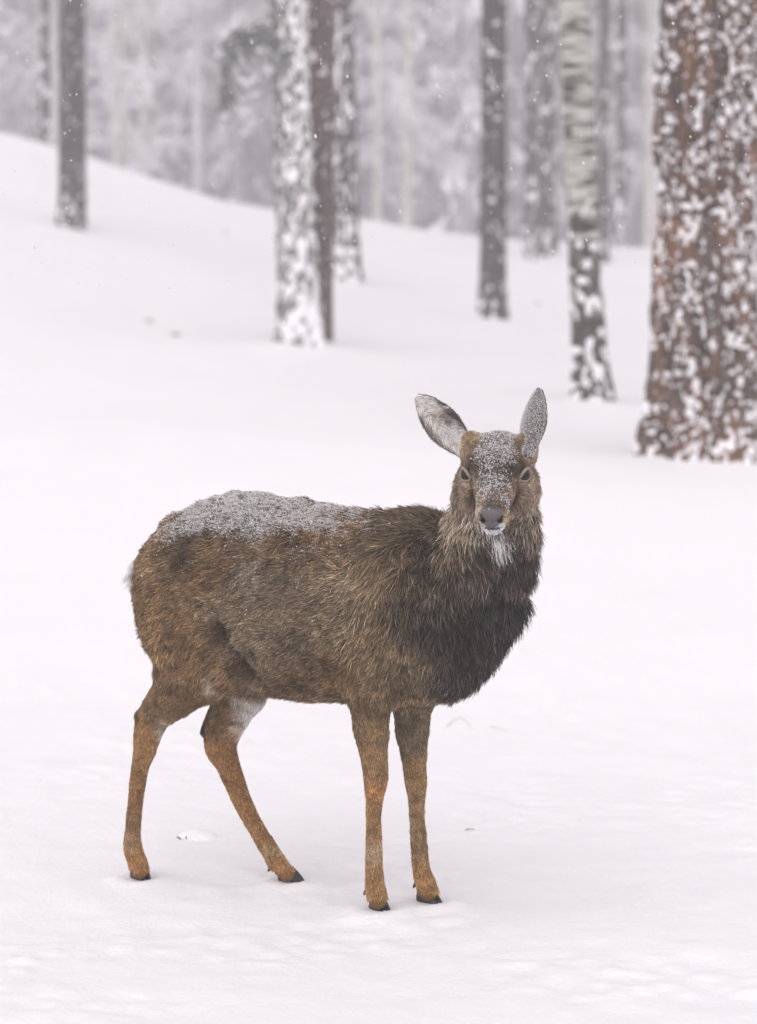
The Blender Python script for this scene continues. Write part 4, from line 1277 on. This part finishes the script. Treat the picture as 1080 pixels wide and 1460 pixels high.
for k, (hk, d) in HD.items():
    c = to_local(HOOVES[hk] + np.array([{'hn': 0.006, 'hf': 0.0, 'fn': 0.008, 'ff': 0.004}[k], 0, 0])); c[2] = {'hn': -0.012, 'hf': -0.008, 'fn': -0.020, 'ff': -0.012}[k]
    V, Fq = [], []
    for s in (-1, 1):
        v, f = toe_mesh(c, np.array(d, float), s, 0.054, 0.022, 0.042)
        Fq += [tuple(len(V) + x for x in q) for q in f]; V += list(v)
    obj('hoof', mesh_from('hoof', V, Fq, M_HOOF), body_o)
    p = LP(DEW[k][0] + 7.5, DEW[k][1], DEW[k][2])
    for s in (-1, 1):
        dv, df = uv_ball((0.0042, 0.0042, 0.010), 10, 8)
        dv[:, 0] += 0.45 * dv[:, 2]
        obj('dewclaw', mesh_from('dewclaw', dv + p + np.array([0, s * 0.009, 0]), df, M_HOOF), body_o)

# --- snow caught in the coat: fine grains on the back, brow, bridge of the nose and ears
OCT = np.array([(1, 0, 0), (-1, 0, 0), (0, 1, 0), (0, -1, 0), (0, 0, 1), (0, 0, -1)], float)
OCF = np.array([(0, 2, 4), (2, 1, 4), (1, 3, 4), (3, 0, 4), (2, 0, 5), (1, 2, 5), (3, 1, 5), (0, 3, 5)])
_g = NT('snow_grain')
_g.b.inputs['Base Color'].default_value = (*SNOW, 1); _g.set(Roughness=0.8)
_tr = _g.node('ShaderNodeBsdfTranslucent'); _tr.inputs[0].default_value = (0.9, 0.89, 0.9, 1)
_mx = _g.node('ShaderNodeMixShader'); _mx.inputs[0].default_value = 0.45
_g.link(_g.b.outputs[0], _mx.inputs[1]); _g.link(_tr.outputs[0], _mx.inputs[2]); _g.link(_mx.outputs[0], _g.out.inputs[0])
M_GRAIN = _g.m
def grains(name, P, size, parent):
    n = len(P)
    s = size * np.exp(rng.normal(0, 0.35, n))
    A = rng.normal(0, 1, (n, 3, 3)); Q, _ = np.linalg.qr(A)
    V = P[:, None] + np.einsum('ij,njk->nik', OCT, Q) * s[:, None, None] * rng.uniform(0.6, 1.2, (n, 6, 1))
    Fq = (OCF[None] + (np.arange(n) * 6)[:, None, None]).reshape(-1, 3)
    return obj(name, mesh_from(name, V.reshape(-1, 3), Fq, M_GRAIN, False), parent, kind='stuff')
tip = pts_[:, 3]; mid3 = pts_[:, 2]
pr = np.clip(back * 0.70 + flank + 0.26 * np.maximum(face, crown_), 0, 1)
pick = rng.random(len(RP)) < pr
tt_ = rng.uniform(0.5, 1.15, pick.sum())[:, None]
GP = mid3[pick] * (1 - tt_) + tip[pick] * tt_ + RN[pick] * 0.001
headg = RW[pick, 6] > 0.5
grains('back_snow', GP[~headg], 0.0014, body_o)
grains('face_snow', GP[headg], 0.00115, body_o)
e, lay, fo, fi, N = EARS[1]
P, NN = sample_surface(lay, fo, N, np.full(len(lay), 480e3))
grains('ear_snow', P + NN * rng.uniform(0.002, 0.006, (len(P), 1)), 0.00075, e)
e, lay, fo, fi, N = EARS[0]
P, NN = sample_surface(lay, fo, N, np.full(len(lay), 130e3))
grains('ear_snow', P + NN * rng.uniform(0.002, 0.006, (len(P), 1)), 0.0011, e)
lipP = np.array([HP(0.187 + rng.normal(0, 0.003), rng.normal(0.0, 0.011), -0.064 + rng.normal(0, 0.004)) for _ in range(60)])
padP = np.array([HP(0.190 + rng.normal(0, 0.002), rng.normal(0, 0.007), -0.011 + rng.normal(0, 0.0018)) for _ in range(60)])
grains('muzzle_snow', np.concatenate([lipP, padP]), 0.0018, body_o)

# ------------------------------------------------------------------ small things on the snow
def lump(name, px, py, size, label, cat, seed, mat):
    g = on_ground0(px, py)
    V, Fq = uv_ball((1, 1, 1), 40, 24)
    V = V[:, [1, 2, 0]]
    V = V * np.array(size) * (0.75 + 0.5 * fbm(V * 1.6 + seed, 3, seed))[:, None]
    V[:, 2] = np.where(V[:, 2] < 0, V[:, 2] * 0.3, V[:, 2])
    o = obj(name, mesh_from(name, V, Fq, mat), None, label=label, category=cat)
    o.location = (g[0], g[1], gz(g[0], g[1]) - 0.010)
    return o, g
stone, sg = lump('stone', 284, 1190, (0.058, 0.055, 0.030), 'small stone under a cap of snow by the hind legs', 'stone', 3, M_GROUND)
# bare dark corners of the stone that the snow leaves free
M_STONE = mat_plain('dark_stone', (0.05, 0.045, 0.04), 0.85, 0.2, 0.4, 60)
for k in range(6):
    q = np.array([-0.050 + 0.006 * k, -0.026 - 0.003 * k, 0.002 + 0.010 * rng.random()])
    e = q + rng.normal(0, 0.006, 3) + np.array([0.002, -0.003, 0.003])
    V, Fc = [], []
    tube_into(V, Fc, [q - (e - q), q, e], [0.0012, 0.0024, 0.0010], 5)
    obj('dead_leaf', mesh_from('dead_leaf', V, Fc, M_STONE), stone)
M_STRAW = mat_plain('dry_grass', (0.20, 0.165, 0.125), 0.85, 0.1, 0.3, 40)
def twig(name, pxs, rad, label, cat, arch=0.0):
    pts = [on_ground0(x, y) for x, y in pxs]
    n = len(pts)
    b = pts[0]
    base = np.array([b[0], b[1], gz(b[0], b[1])])
    V, Fc = [], []
    tube_into(V, Fc, [np.array([p[0] - base[0], p[1] - base[1], gz(p[0], p[1]) - base[2] + 0.002 + arch * math.sin(PI * i / (n - 1))]) for i, p in enumerate(pts)], np.linspace(rad, rad * 0.5, n), 6)
    o = obj(name, mesh_from(name, V, Fc, M_STRAW), None, label=label, category=cat)
    o.location = tuple(base)
twig('grass_stem', [(637, 1042), (646, 1038), (656, 1036), (666, 1038), (673, 1043)], 0.0011, 'thin arched dry grass stem poking from the snow', 'grass', 0.012)
twig('grass_stem', [(700, 1040), (712, 1044), (724, 1046)], 0.0008, 'faint short dry grass stem lying beside the arched stem', 'grass', 0.003)
twig('twig', [(664, 1178), (670, 1177.5), (677, 1179)], 0.0016, 'tiny dark twig bit lying on the snow by the front legs', 'twig', 0.001)

def hit_ground(px, py):
    d = px_dir(px, py)
    for Y in np.arange(7, 60, 0.05):
        p = CAM + d * (Y / d[1])
        if p[2] < float(ground_smooth(np.array([p[0]]), np.array([p[1]]))[0]): return p
    return p
for k, (px, py, lab) in enumerate([(215, 457, 'faint dark twig sticking out of the snow on the slope, the lower one'), (252, 478, 'faint dark twig sticking out of the slope below another twig'), (322, 332, 'faint dark twig high on the slope near the lone trunk'),
                                   (768, 437, 'faint twig lying on the snow between the lone dark trunk and the birch')]):
    g = hit_ground(px, py)
    V, Fc = [], []
    for q in range(5):
        a = rng.uniform(0, 6.28)
        e = np.array([math.cos(a) * 0.06, math.sin(a) * 0.06, rng.uniform(0.01, 0.035)])
        tube_into(V, Fc, [np.array([0, 0, -0.03]), e * 0.5 + np.array([0, 0, 0.01]), e], [0.005, 0.005, 0.003], 5)
    o = obj('twig', mesh_from('twig', V, Fc, M_STRAW), None, label=lab, category='twig')
    o.location = (g[0], g[1], gz(g[0], g[1]))

# ------------------------------------------------------------------ falling snow
def inside_view(n, y0, y1, r):
    Y = (r.random(n) * (y1 ** 2 - y0 ** 2) + y0 ** 2) ** 0.5
    X = (r.random(n) - 0.5) * 0.42 * Y
    Z = CAM_H + (r.random(n) * 0.50 - 0.26) * Y
    return np.stack([X, Y, Z], -1)
FL = np.concatenate([inside_view(3600, 4.6, 8.5, np.random.default_rng(3)), inside_view(4500, 8.5, 20.0, np.random.default_rng(4))])
gzf = ground_smooth(FL[:, 0], FL[:, 1]) + 0.15
FL = FL[(FL[:, 2] > gzf) & (FL[:, 2] > CAM_H + 0.02 * FL[:, 1])]
# leave the deer's own volume clear
dl = (FL - ORG) @ ROT.T
FL = FL[~((np.abs(dl[:, 0] - 0.1) < 0.75) & (np.abs(dl[:, 1]) < 0.35) & (dl[:, 2] < 1.25))]
n = len(FL)
sz = 0.0015 * np.exp(rng.normal(0, 0.35, n))
st = np.array([0.35, 0.1, -0.95]); st /= np.linalg.norm(st)
V = OCT[None] * sz[:, None, None] * rng.uniform(0.6, 1.3, (n, 6, 1))
V = V + (V @ st)[..., None] * st * rng.uniform(0.2, 1.2, (n, 1, 1)) + FL[:, None]
Fq = (OCF[None] + (np.arange(n) * 6)[:, None, None]).reshape(-1, 3)
obj('falling_snow', mesh_from('falling_snow', V.reshape(-1, 3), Fq, M_GRAIN, False), None, kind='stuff', label='fine snowflakes falling through the air', category='snowfall')

# ------------------------------------------------------------------ winter haze
allz = float(GZ.min())
hx, hy0, hy1 = float(gx[-1]) + 8, float(gy[0]) - 8, float(gy[-1]) + 8
z0, z1 = allz - 1.0, 34.0
hv = [(-hx, hy0, z0), (hx, hy0, z0), (hx, hy1, z0), (-hx, hy1, z0), (-hx, hy0, z1), (hx, hy0, z1), (hx, hy1, z1), (-hx, hy1, z1)]
hf_ = [(3, 2, 1, 0), (4, 5, 6, 7), (0, 1, 5, 4), (1, 2, 6, 5), (2, 3, 7, 6), (3, 0, 4, 7)]
mh = bpy.data.materials.new('haze'); mh.use_nodes = True
hn_ = mh.node_tree.nodes; hn_.clear()
ho = hn_.new('ShaderNodeOutputMaterial'); pv = hn_.new('ShaderNodeVolumePrincipled')
pv.inputs['Color'].default_value = (0.955, 0.94, 0.965, 1)
pv.inputs['Density'].default_value = 0.0056
mh.node_tree.links.new(pv.outputs[0], ho.inputs['Volume'])
obj('haze', mesh_from('haze', hv, hf_, mh, False), None, kind='stuff')
